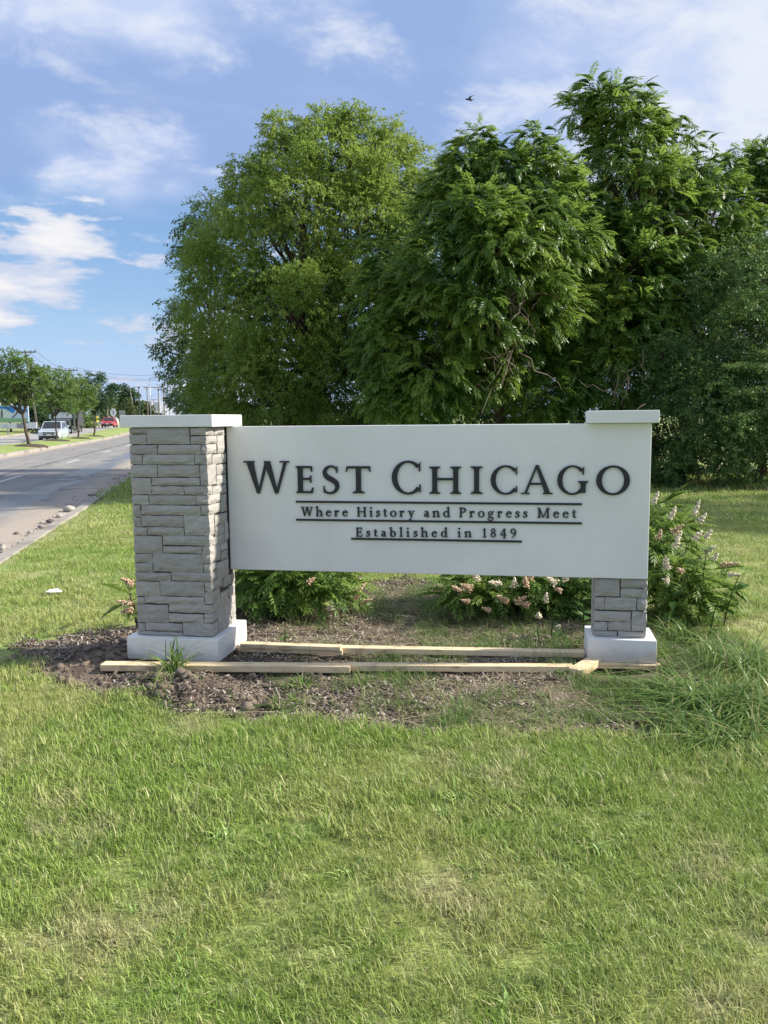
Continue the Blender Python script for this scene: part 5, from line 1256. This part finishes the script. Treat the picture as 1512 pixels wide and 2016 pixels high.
for k, (bp, bl, lm, dn, lab, ml, tr_) in enumerate([
  ((58, 879), [(8,712,26),(-25,740,40),(25,738,30),(50,725,24),(58,752,26),(-10,765,30),(30,765,22),(78,748,18),(60,775,12),(-60,760,45)], L_LOC, 11, 'tallest light green median tree, rough trunk in front of the billboard', 'mulch ring around the rough trunk in front of the billboard', .11),
  ((111, 869), [(95,738,16),(80,765,22),(112,752,22),(100,780,20),(125,775,20),(132,795,14),(90,792,12),(128,745,12)], L_LOC, 11, 'light green forked median tree in front of the silver car', 'mulch ring under the forked tree beside the silver car', .075),
  ((155, 864), [(143,740,14),(130,765,20),(155,765,22),(150,785,20),(168,785,16),(135,788,15),(160,802,12)], L_LOC, 11, 'light green median tree in front of the dark truck', 'mulch ring under the tree beside the dark truck', .085),
  ((185, 860), [(185,748,15),(175,765,17),(200,765,16),(190,783,18),(209,783,13),(173,788,13),(203,795,11),(190,800,11)], L_DRK, 13, 'dense dark green median tree with a clear straight trunk', 'mulch ring under the dense dark median tree', .09)]):
    o, b = px_tree('young_tree', lab, bp, bl, None, TWIG_M, dn*1.9, lm, 400+k, GM, tr_, .38, shoot=2, gap=.7)
    mulch_ring(b, 1.0, ml)
# trees and bushes beyond the road
for k, (nm, bp, bl, Yd, pr, dn, lm, lab, cat) in enumerate([
  ('roadside_tree', (20, 858), [(-20,770,40),(20,778,34),(55,790,26),(0,790,30)], 100, TWIG_F, 9, L_DRK, 'shaded green tree standing behind the billboard', 'tree'),
  ('roadside_bush', (75, 852), [(72,828,14),(90,838,11),(80,812,12),(62,830,9)], 100, TWIG_F, 12, L_DRK, 'dark hedge bush beside the leaning utility pole', 'bush'),
  ('roadside_tree', (105, 848), [(85,800,22),(105,800,20),(125,808,18),(145,805,16)], 118, TWIG_F, 8, L_DRK, 'dark tree behind the silver car and the brick house', 'tree'),
  ('roadside_bush', (168, 838), [(160,828,10),(172,830,10),(183,830,9),(150,832,8)], 120, TWIG_F, 12, L_LOC, 'low green bush on the verge behind the dark truck', 'bush'),
  ('roadside_tree', (245, 830), [(235,775,16),(250,785,16),(240,795,16),(262,798,10),(226,795,10)], 210, TWIG_FF, 3.2, L_DRK, 'big round dark tree beside the thin leaning pole', 'tree'),
  ('roadside_bush', (244, 829), [(236,805,10),(250,803,11),(258,810,9),(226,812,8),(215,815,8)], 170, TWIG_F, 7, L_OLV, 'olive green rounded bush below the big dark tree', 'bush'),
  ('roadside_tree', (212, 832), [(212,796,10),(219,806,10),(208,810,8)], 180, TWIG_F, 6, L_LOC, 'small light tree between the dense median tree and the olive bush', 'tree'),
  ('roadside_bush', (275, 826), [(272,806,9),(283,803,8),(290,812,7),(266,812,6)], 220, TWIG_FF, 4, L_OLV, 'olive bush at the foot of the paired poles', 'bush'),
  ('roadside_tree', (284, 826), [(283,793,4),(283,800,6),(283,808,7)], 260, TWIG_FF, 4, L_DRK, 'narrow dark conifer-like tree between the far poles', 'tree'),
  ('median_tree', (347, 830), [(340,783,10),(350,778,11),(360,786,9),(347,793,12),(333,790,7),(365,795,6)], 150, TWIG_F, 8, L_DRK, 'spreading small tree on the far median before the street lights', 'tree'),
  ('median_tree', (388, 828), [(385,785,8),(393,788,9),(380,795,7),(398,796,7),(388,796,8)], 185, TWIG_F, 7, L_DRK, 'small round-topped tree on a short trunk beyond the spreading one', 'tree'),
  ('roadside_tree', (405, 824), [(400,803,7),(412,808,8),(424,806,9),(436,806,9),(448,804,10)], 260, TWIG_FF, 4, L_LOC, 'hazy light tree row end beside the far junction', 'tree')]):
    px_tree(nm, lab, bp, bl, Yd, pr, dn, lm, 430+k, 'trees and bushes along the far roadside', .16, .35, cat=cat, shoot=1, gap=1.0, part='foliage' if cat == 'bush' else 'crown', limbs=cat == 'tree')
# far wooded skyline
rng = np.random.default_rng(61); bl = []
for x in np.arange(-700, 60, 9.0):
    y = 560 + rng.normal(0, 30); r = rng.uniform(4, 7.5); bl.append((x, y, r*0.55, r))
P_, D_ = blob_points(bl, .14, rng, .5, .4); n = len(P_)
V_, F_, A_ = scatter([(v*2.4, f) for v, f in TWIG_FF], P_, rng.uniform(0, 6.28, n), rng.uniform(-.4, .4, n), rng.normal(0, .4, n), rng.uniform(.8, 1.2, n), rng)
tag(np_obj('treeline', V_, F_, L_DRK, attrs={'rnd': A_}), 'distant dark treeline along the horizon beyond the road', 'treeline', kind='stuff')

# ------------------------------------------------------------------ poles, lights, wires
M_POLE = plain('weathered_pole', (.17, .15, .125), .9, var=.25); M_STEEL = plain('galvanised_steel', (.42, .43, .45), .45, .6); M_DARKM = plain('dark_metal', (.05, .05, .055), .5, .4)
M_WIRE = plain('wire', (.045, .045, .05), .6)
def utility_pole(label, top_px, Yd, H, lean_px=None, arms=((.25, 1.25), (1.1, .75)), r=.15, group='wooden utility poles'):
    top = AT(*top_px, Yd); bx = top.x if lean_px is None else AT(lean_px, top_px[1], Yd).x
    o = tag(empty('utility_pole', (bx, Yd, top.z-H)), label, 'pole', group); t = top - o.location
    mb = MB(); mb.tube([(0, 0, -.3), tuple(t*.5), tuple(t)], [r, r*.85, r*.65], 8); mb.build('pole_shaft', M_POLE, o, smooth=True)
    for dz, w_ in arms:
        c = t*(1-dz/H); mb = MB(); mb.box(c.x-w_, c.x+w_, c.y-.17, c.y-.06, c.z-.07, c.z+.07); mb.build('crossarm', M_POLE, o)
        for q in (-.92, -.5, .5, .92):
            mb = MB(); mb.tube([(c.x+q*w_, c.y-.11, c.z+.05), (c.x+q*w_, c.y-.11, c.z+.24)], [.05, .035], 6); mb.build('insulator', M_DARKM, o)
    if arms:
        c = t*(1-arms[0][0]/H); mb = MB()
        for s in (-1, 1): mb.tube([(c.x, c.y-.12, c.z-.75), (c.x+s*arms[0][1]*.6, c.y-.12, c.z-.05)], .03, 4)
        mb.build('brace', M_POLE, o)
    return o, top
p1, t1 = utility_pole('leaning utility pole with two crossarms beside the billboard', (49, 689), 93, 9.9, 67)
p2, t2 = utility_pole('utility pole whose crossarm shows above the forked median tree', (137, 725), 128, 9.9, 139, ((.3, 1.3),))
p3, t3 = utility_pole('thin pale pole leaning beside the big round dark tree', (255, 760), 195, 9.9, 265, ((.5, 1.0),), .16)
for x, y, Yd, lab, arms in ((273, 761, 200, 'first dark pole of the pair that carries a wire between them', ((.2, .4),)), (289, 761, 200, 'second dark pole of the pair, standing nearer the tall street light', ((.2, .8),)), (311, 761, 205, 'utility pole with a wide crossarm between the street lights', ((.2, 1.9),)),
                      (321, 753, 190, 'tall pale pole at the elm twigs\' edge', ((1.6, .9),)), (302, 786, 330, 'short far utility pole behind the street lights', ((.2, 1.6),)), (333, 788, 330, 'faint far pole below the elm twigs', ((.2, 1.2),))):
    utility_pole(lab, (x, y), Yd, (AT(x, y, Yd).z), None, arms, .17)
utility_pole('bare stump pole behind the dense dark median tree', (211, 797), 135, AT(211, 797, 135).z, None, (), .17)
def wire(a, b, sag, label, r=.022):
    a, b = Vector(a), Vector(b); pts = [a.lerp(b, t) - Vector((0, 0, 4*sag*t*(1-t))) for t in np.linspace(0, 1, 15)]
    mb = MB(); mb.tube(pts, r, 4, cap=False); tag(mb.build('power_line', M_WIRE), label, 'wire', 'overhead wires')
far_t = AT(330, 738, 165); far2 = AT(300, 757, 205)
for dz, dx, lab in ((.4, 1.1, 'power line from the upper crossarm of the leaning pole'), (-.7, .6, 'power line from the lower crossarm of the leaning pole'), (-1.1, -.2, 'lowest cable strung from the leaning pole')):
    wire(t1 + Vector((dx, 0, dz*.4-.1)), t2 + Vector((dx*.8, 0, dz*.3)), .9, lab); wire(t2 + Vector((dx*.8, 0, dz*.3)), far_t + Vector((dx*.5, 0, dz*.8)), .8, lab + ', continued past the forked tree')
wire(AT(256, 766, 195), AT(205, 782, 150), .6, 'short cable hanging from the thin leaning pole')
def street_light(label, px_, py_, Yd, arm=2.2, r=.1):
    top = AT(px_, py_, Yd); o = tag(empty('street_light', (top.x, Yd, 0)), label, 'street light', 'street lights along the far road'); h = top.z
    mb = MB(); mb.tube([(0, 0, 0), (0, 0, h)], [r, r*.6], 8); mb.build('post', M_STEEL, o, smooth=True)
    mb = MB(); mb.tube([(0, 0, h-.3), (arm*.5, 0, h+.05), (arm, 0, h+.18)], r*.45, 6); mb.build('arm', M_STEEL, o, smooth=True)
    mb = MB(); mb.ball((arm+.25, 0, h+.16), (.38, .16, .09)); mb.build('lamp_head', M_STEEL, o, smooth=True)
street_light('tallest street light with a long arm over the far road', 294, 742, 152); street_light('shorter street light with an arm behind the paired poles', 298, 777, 255); street_light('slim street light just before the spreading median tree', 318, 770, 230); street_light('faint street light far down the road', 340, 798, 420)
def flat_sign(name, label, cx, cy, Yd, w_, h_, col, shape='rect', base=0.0, back=True):
    c = AT(cx, cy, Yd); o = tag(empty(name, (c.x, Yd, base)), label, 'road sign', 'road signs along the road')
    mb = MB(); mb.tube([(0, .05, 0), (0, .05, c.z-base+h_/2-.05)], .04, 6); mb.build('post', M_STEEL, o)
    mb = MB(); z = c.z-base
    pts = [(-w_/2, z-h_/2), (w_/2, z-h_/2), (w_/2, z+h_/2), (-w_/2, z+h_/2)] if shape == 'rect' else [(w_/2*math.cos(a), z+h_/2*math.sin(a)) for a in np.linspace(0, 2*math.pi, 8 if shape == 'oct' else (16 if shape == 'round' else 4), endpoint=False)]
    mb.prism(pts, 'y', -.02, .0); mb.build('sign_plate', plain('plate_%s' % name + str(col), col, .5, var=.05), o)
    return o
flat_sign('road_sign', 'grey back of a rectangular road sign on the median, just clear of the cap', 240.5, 818, 108, .78, 1.35, (.36, .37, .38), base=.15)
o = flat_sign('round_road_sign', 'small round white road sign beyond the red car', 223, 812, 150, 1.15, 1.5, (.8, .8, .78), 'round')
z = AT(223, 812, 150).z; mb = MB(); mb.box(-.07, .07, -.035, -.024, z-.35, z+.35); mb.build('sign_mark', M_DARKM, o)
flat_sign('road_sign', 'white rectangular road sign between the far light posts', 309, 801, 230, 1.6, 2.6, (.7, .7, .7))
flat_sign('road_sign', 'green street name sign under the spreading median tree', 357, 805, 170, 1.3, .9, (.10, .30, .16))
flat_sign('warning_sign', 'amber warning sign at the far junction', 416, 807, 230, 1.3, 1.3, (.85, .48, .05), 'diamond')
flat_sign('warning_sign', 'dull orange warning sign past the amber one', 436, 808, 250, 1.4, 1.4, (.75, .30, .14), 'diamond')
# yellow fire hydrant on the verge
hp = AT(191, 831, 125); hy = tag(empty('fire_hydrant', hp), 'small yellow fire hydrant on the verge behind the dense tree', 'hydrant'); M_HYD = plain('yellow_paint', (.75, .55, .06), .5)
mb = MB(); mb.tube([(0, 0, 0), (0, 0, .1), (0, 0, .75)], [.28, .2, .19], 10); mb.build('barrel', M_HYD, hy, smooth=True)
mb = MB(); mb.ball((0, 0, .78), (.24, .24, .2)); mb.build('bonnet', M_HYD, hy, smooth=True)
mb = MB(); mb.tube([(-.34, 0, .5), (.34, 0, .5)], .1, 8); mb.build('outlet', M_HYD, hy)

# ------------------------------------------------------------------ billboard
bY = 84.0
def bp(x, y): p = AT(x, y, bY); return p.x, p.z
x0, zt = bp(-34, 799); x1, _ = bp(55, 799); _, zm = bp(10, 831); _, zb = bp(10, 844)
bb = tag(empty('billboard', ((x0+x1)/2, bY, .06)), 'wide billboard printed with blue sky over two white notice boards', 'billboard'); ox = (x0+x1)/2
def bbx(name, a, b, c, d, m, y0=0.0, y1=.12, par=None):
    mb = MB(); mb.box(a-ox, b-ox, y0, y1, c-.06, d-.06); return mb.build(name, m, par or bb)
def pr(name, pts, m, dep, par):
    mb = MB(); mb.prism([(bp(*p)[0]-ox, bp(*p)[1]-.06) for p in pts], 'y', -dep, -dep+.003); return mb.build(name, m, par)
M_BLUE = plain('print_blue', (.02, .22, .62), .5, var=.1, scale=.4); M_PALE = mat('print_pale', lambda t: principled(t, t.mix(t.noise(coords(t), 1.1, 4), (.30, .48, .68), (.70, .76, .80)), .5)); M_PGRN = mat('print_green', lambda t: principled(t, t.mix(t.noise(coords(t), 2.6, 5), (.05, .30, .08), (.45, .62, .40)), .5))
M_PGRY = plain('print_grey', (.13, .16, .16), .5); M_PWHT = mat('print_white', lambda t: principled(t, t.mix(t.noise(coords(t), .9, 4), (.50, .60, .56), (.75, .80, .78)), .5)); M_NOT = plain('notice_white', (.72, .73, .73), .6, var=.06); M_INK = plain('notice_ink', (.09, .10, .12), .6)
face = bbx('picture_panel', x0, x1, zm, zt, M_PALE)
pr('picture_patch', [(-34, 800), (28, 800), (34, 801), (26, 814), (10, 805), (-34, 803)], M_BLUE, .006, face); pr('picture_patch', [(41, 805), (54, 805), (54, 812), (48, 810), (40, 809)], M_BLUE, .006, face)
pr('picture_patch', [(37, 800), (43, 800), (34, 815), (26, 823), (22, 823), (30, 815)], M_PGRY, .010, face); pr('picture_patch', [(-34, 806), (8, 806), (24, 815), (20, 824), (-34, 828)], M_PWHT, .007, face)
pr('picture_patch', [(-34, 824), (0, 822), (20, 824), (54, 823), (54, 830.6), (-34, 830.6)], M_PGRN, .012, face); pr('picture_patch', [(2.5, 806), (5, 806), (6, 815), (5, 824), (1.5, 824), (1, 812)], M_PGRY, .009, face)
lo = bbx('notice_board', x0, bp(22, 0)[0], zb, zm-.12, M_NOT, .02, .10); ro = bbx('notice_board', bp(23.5, 0)[0], x1, zb, zm-.04, M_NOT, -.02, .08)
for (a, b, yy) in ((33, 37, 833.2), (41, 48, 833.2), (33, 47, 835.9), (31, 32.5, 838.4), (34, 45, 838.4), (46.5, 48, 838.4), (33, 46, 841.2)): pr('notice_line', [(a, yy), (b, yy), (b, yy+1.3), (a, yy+1.3)], M_INK, .024, ro)
for (a, b, yy) in ((8, 14, 836.6), (6, 18, 838.8), (5, 20, 841)): pr('notice_line', [(a, yy), (b, yy), (b, yy+.8), (a, yy+.8)], plain('faded_ink', (.35, .42, .5), .6), -.016, lo)
for xx in (-28, 15, 50): a = bp(xx, 850)[0]; bbx('post', a-.06, a+.06, .0, zb, M_STEEL, .03, .10)
for xx in (24, 1): a = bp(xx, 796)[0]; bbx('lamp_arm', a-.3, a+.3, zt+.20, zt+.30, M_STEEL, -.7, -.45); bbx('lamp_bracket', a-.03, a+.03, zt+.02, zt+.20, M_STEEL, -.6, .05)

# ------------------------------------------------------------------ buildings beyond the road
def house(label, xa, xb, ytop, Yd, ybase, wallm, roofm, wins, roof=.6):
    a, b = AT(xa, ytop, Yd), AT(xb, ytop, Yd); h = max(a.z, 2.0); w_ = b.x-a.x
    o = tag(empty('building', ((a.x+b.x)/2, Yd, 0)), label, 'building'); mb = MB(); mb.box(-w_/2, w_/2, 0, 7, 0, h); mb.build('wall', wallm, o)
    mb = MB(); mb.prism([(-.3, h+.002), (7.3, h+.002), (3.5, h+roof)], 'x', -w_/2-.3, w_/2+.3); mb.build('roof', roofm, o)
    for q in range(wins):
        x = -w_/2 + w_*(q+.5)/wins; mb = MB(); mb.box(x-.45, x+.45, -.04, .02, h*.35, h*.75); mb.build('window', M_DARKM, o)
M_BRK = plain('brown_brick', (.24, .15, .10), .9, var=.25, scale=3); M_WHT = plain('white_cladding', (.72, .73, .75), .7, var=.06); M_RF = plain('dark_roof', (.09, .085, .08), .9)
house('brown brick house half hidden behind the silver car', 78, 112, 817, 130, 835, M_BRK, M_RF, 3); house('low white building between the trunk of the dense tree and the red car', 184, 214, 808, 200, 822, M_WHT, M_WHT, 3, .3)
house('long low pale building far down the road', 372, 402, 812, 330, 820, M_WHT, M_RF, 5, .8)

# ------------------------------------------------------------------ vehicles
M_GLASS = plain('car_glass', (.025, .03, .035), .12, 0, var=.1); M_TYRE = plain('tyre', (.02, .02, .02), .85); M_CHROME = plain('chrome', (.65, .66, .68), .2, .9); M_HEAD = plain('headlight', (.75, .77, .8), .15, .2); M_PLATE = plain('number_plate', (.6, .6, .58), .5); M_BUMP = plain('black_plastic', (.025, .025, .027), .6); M_ALLOY = plain('alloy_rim', (.45, .46, .48), .35, .7); M_TAIL = plain('tail_light', (.45, .02, .02), .3)
def loft(mb, secs):
    """secs: list of (y, ring points (x,z)); rings have equal length and are closed"""
    b = len(mb.v); n = len(secs[0][1])
    for y, rg in secs: mb.v += [(x, y, z) for x, z in rg]
    for i in range(len(secs)-1):
        for k in range(n): a = b+i*n+k; c = b+i*n+(k+1) % n; mb.f.append((a, c, c+n, a+n))
    mb.f.append(tuple(b+k for k in reversed(range(n)))); mb.f.append(tuple(b+(len(secs)-1)*n+k for k in range(n)))
def car(label, p, heading, paint, L=4.5, W=1.84, H=1.66, suv=True, group='vehicles on the far road', detail=True):
    """front of the car points along -y before it is turned"""
    o = tag(empty('car', p, heading), label, 'car', group); w_ = W/2; gc = .22; belt = H*(.60 if suv else .62)
    def ring(hw, zlo, zhi): return [(-hw*.93, zlo), (-hw, zlo+.12), (-hw, zlo+(zhi-zlo)*.55), (-hw*.95, zhi), (hw*.95, zhi), (hw, zlo+(zhi-zlo)*.55), (hw, zlo+.12), (hw*.93, zlo)]
    f = -L/2; mb = MB(); hood = H*(.57 if suv else .54)
    loft(mb, [(f, ring(w_*.80, gc+.12, hood*.80)), (f+.12, ring(w_*.93, gc+.02, hood*.93)), (f+.5, ring(w_*.99, gc, hood*.98)), (f+1.25, ring(w_, gc, belt)), (f+2.4, ring(w_, gc, belt)), (-f-1.0, ring(w_, gc, belt*1.02)), (-f-.2, ring(w_*.97, gc, belt*1.0)), (-f, ring(w_*.86, gc+.15, belt*.9))])
    body = mb.build('body', paint, o, smooth=False, bevel=0)
    def gr(hw, zt): return [(-w_*.93, belt-.02), (-hw, zt), (hw, zt), (w_*.93, belt-.02)]
    ws = f+L*.27; wt = f+L*.43; rt = -f-L*(.14 if suv else .28); rb = -f-L*(.04 if suv else .12)
    mb = MB(); loft(mb, [(ws, gr(w_*.88, belt)), (wt, gr(w_*.76, H)), (rt, gr(w_*.76, H*.99)), (rb, gr(w_*.88, belt))]); cab = mb.build('cabin', paint, o)
    def q3(a, b, c, d, nrm): n_ = Vector(nrm)*.012; return [Vector(x)+n_ for x in (a, b, c, d)]
    mb = MB(); mb.poly(q3((-w_*.84, ws+.05, belt+.03), (w_*.84, ws+.05, belt+.03), (w_*.70, wt-.05, H-.05), (-w_*.70, wt-.05, H-.05), (0, -.8, .6))); mb.build('windscreen', M_GLASS, cab)
    mb = MB(); mb.poly(q3((w_*.80, rb-.04, belt+.05), (-w_*.80, rb-.04, belt+.05), (-w_*.70, rt+.04, H-.06), (w_*.70, rt+.04, H-.06), (0, .9, .4))); mb.build('rear_window', M_GLASS, cab)
    for s in (-1, 1):
        mid_ = (wt+rt)/2
        for (ya, yb, yc, yd) in ((ws+.35, mid_-.04, mid_-.04, wt+.02), (mid_+.04, rb-.30, rt-.05, mid_+.04)):
            mb = MB(); mb.poly(q3((s*w_*.925, ya, belt+.04), (s*w_*.925, yb, belt+.04), (s*w_*.775, yc, H-.09), (s*w_*.775, yd, H-.09), (s*.9, 0, .3))); mb.build('side_window', M_GLASS, cab)
        mb = MB(); mb.ball((s*(w_+.10), ws+.45, belt+.08), (.12, .09, .09), 8, 5); mb.build('mirror', paint, cab, smooth=True)
        for yy in (f+.85, -f-.85):
            wl = link(bpy.data.objects.new('wheel', None), o); wl.location = (s*(w_-.12), yy, .34)
            mb = MB(); mb.tube([(-.11, 0, 0), (.11, 0, 0)], .345, 16); mb.build('tyre', M_TYRE, wl); mb = MB(); mb.tube([(-.125, 0, 0), (.125, 0, 0)], .21, 12); mb.build('rim', M_ALLOY, wl)
        mb = MB(); mb.prism([(s*w_*.46, hood*.72), (s*w_*.90, hood*.80), (s*w_*.90, hood*.90), (s*w_*.50, hood*.82)], 'y', f-.015, f+.16); mb.build('headlight', M_HEAD, body)
        mb = MB(); mb.box(s*w_*.62-.12, s*w_*.62+.12, -f-.16, -f+.012, belt*.72, belt*.86); mb.build('tail_light', M_TAIL, body)
    mb = MB(); mb.prism([(-w_*.40, hood*.54), (w_*.40, hood*.54), (w_*.52, hood*.82), (-w_*.52, hood*.82)], 'y', f-.022, f+.1); gl = mb.build('grille', M_BUMP, body)
    for q in range(3): mb = MB(); zz = hood*(.63+.06*q); mb.box(-w_*.40, w_*.40, f-.03, f-.023, zz, zz+.02); mb.build('grille_bar', M_CHROME, gl)
    mb = MB(); mb.box(-w_*.84, w_*.84, f-.018, f+.12, gc+.02, gc+.24); mb.build('bumper', M_BUMP, body); mb = MB(); mb.box(-.22, .22, f-.034, f-.020, gc+.24, gc+.36); mb.build('number_plate', M_PLATE, body)
    return o
M_SILV = plain('silver_paint', (.60, .66, .72), .28, .35, var=.03, coat=.6); M_RED = plain('red_paint', (.50, .015, .03), .3, .1, var=.05, coat=.6); M_WPT = plain('white_paint', (.75, .75, .75), .3, 0, var=.03); M_NAVY = plain('dark_blue_paint', (.03, .035, .09), .3, .2); M_BLK = plain('black_paint', (.012, .013, .015), .28, .1, coat=.5)
hd = math.radians(11.3)
p = G(107, 867.5, -.06); car('silver sport utility car coming down the oncoming carriageway', (p.x, p.y, -.06), hd, M_SILV)
p = AT(216, 841.5, 118); car('red sedan coming towards the dark truck on the oncoming carriageway', (p.x, p.y, p.z), hd, M_RED, 4.8, 1.85, 1.45, False)
for x, Yd, m, lab in ((338, 240, M_NAVY, 'tiny dark blue car far down the road near the spreading tree'), (376, 260, M_WPT, 'tiny white car far down the road by the round-topped tree'), (407, 250, M_RED, 'tiny red car waiting at the far junction'), (364, 300, M_SILV, 'tiny silver car in the far traffic queue'), (318, 230, M_BLK, 'tiny black car under the far street lights'), (252, 180, M_BLK, 'tiny black car behind the grey road sign')):
    c = AT(x, 830, Yd); car(lab, (c.x, Yd, float(rise((np.array([c.x, Yd])-R0xy) @ RDxy))-.06), hd, m, 4.6, 1.85, 1.6, True, 'distant traffic')
# dark tipper truck behind the silver car
p = G(131, 857.5, -.06); tk = tag(empty('tipper_truck', (p.x, p.y, -.06), hd), 'black tipper truck with a raised dark body following the silver car', 'truck', 'vehicles on the far road')
def tb(name, x0, x1, y0, y1, z0, z1, m, par=tk, bev=.04): mb = MB(); mb.box(x0, x1, y0, y1, z0, z1); return mb.build(name, m, par, bevel=bev)
mb = MB(); mb.prism([(-3.6, .75), (-1.6, .75), (-1.6, 1.95), (-3.3, 1.72), (-3.6, 1.5)], 'x', -.95, .95); hoodo = mb.build('hood', M_BLK, tk)
mb = MB(); mb.prism([(-1.65, .75), (0, .75), (0, 2.75), (-1.15, 2.75), (-1.6, 1.93)], 'x', -1.12, 1.12); cabo = mb.build('cab', M_BLK, tk)
mb = MB(); mb.poly([(-1.0, -1.625, 1.99), (1.0, -1.625, 1.99), (.92, -1.19, 2.68), (-.92, -1.19, 2.68)]); mb.build('windscreen', plain('truck_glass', (.22, .25, .27), .15), cabo)
for s in (-1, 1):
    mb = MB(); mb.poly([(s*1.13, -1.3, 1.95), (s*1.13, -.25, 1.95), (s*1.13, -.25, 2.6), (s*1.13, -1.0, 2.6)]); mb.build('side_window', M_GLASS, cabo)
    mb = MB(); mb.tube([(s*1.25, .12, .9), (s*1.25, .12, 3.3)], .09, 8); mb.build('exhaust_stack', M_CHROME, tk, smooth=True)
    tb('mirror', s*1.42-.1, s*1.42+.1, -1.45, -1.38, 1.95, 2.45, M_CHROME, cabo, .01); tb('fuel_tank', s*1.02-.22, s*1.02+.22, .3, 1.5, .5, 1.05, M_CHROME, tk, .08); tb('headlight', s*.78-.16, s*.78+.16, -3.64, -3.5, 1.0, 1.2, M_HEAD, hoodo, .01); tb('fender', s*1.0-.22, s*1.0+.22, -3.5, -2.2, .95, 1.12, M_BLK, hoodo, .03)
    for yy in (-2.85, 2.4, 3.7):
        wl = link(bpy.data.objects.new('wheel', None), tk); wl.location = (s*1.02, yy, .52); mb = MB(); mb.tube([(-.17, 0, 0), (.17, 0, 0)], .52, 16); mb.build('tyre', M_TYRE, wl); mb = MB(); mb.tube([(-.185, 0, 0), (.185, 0, 0)], .28, 12); mb.build('rim', M_ALLOY, wl)
tb('grille', -.5, .5, -3.64, -3.55, .85, 1.55, M_CHROME, hoodo, .01); tb('bumper', -1.15, 1.15, -3.85, -3.62, .45, .78, M_CHROME, tk, .03); tb('chassis', -.45, .45, -3.2, 4.4, .55, .74, M_BUMP, tk, .02)
mb = MB(); mb.prism([(.35, 1.1), (4.6, 1.1), (4.6, 2.9), (.35, 3.0)], 'x', -1.25, 1.25); bodyo = mb.build('tipper_body', plain('tipper_grey', (.045, .047, .05), .5), tk); tb('head_board', -1.28, 1.28, .22, .345, 1.1, 3.25, M_BLK, bodyo, .02)
mb = MB(); mb.prism([(-.9, 3.02), (.34, 3.02), (.34, 3.22), (-.9, 3.14)], 'x', -1.25, 1.25); mb.build('cab_shield', M_BLK, bodyo)
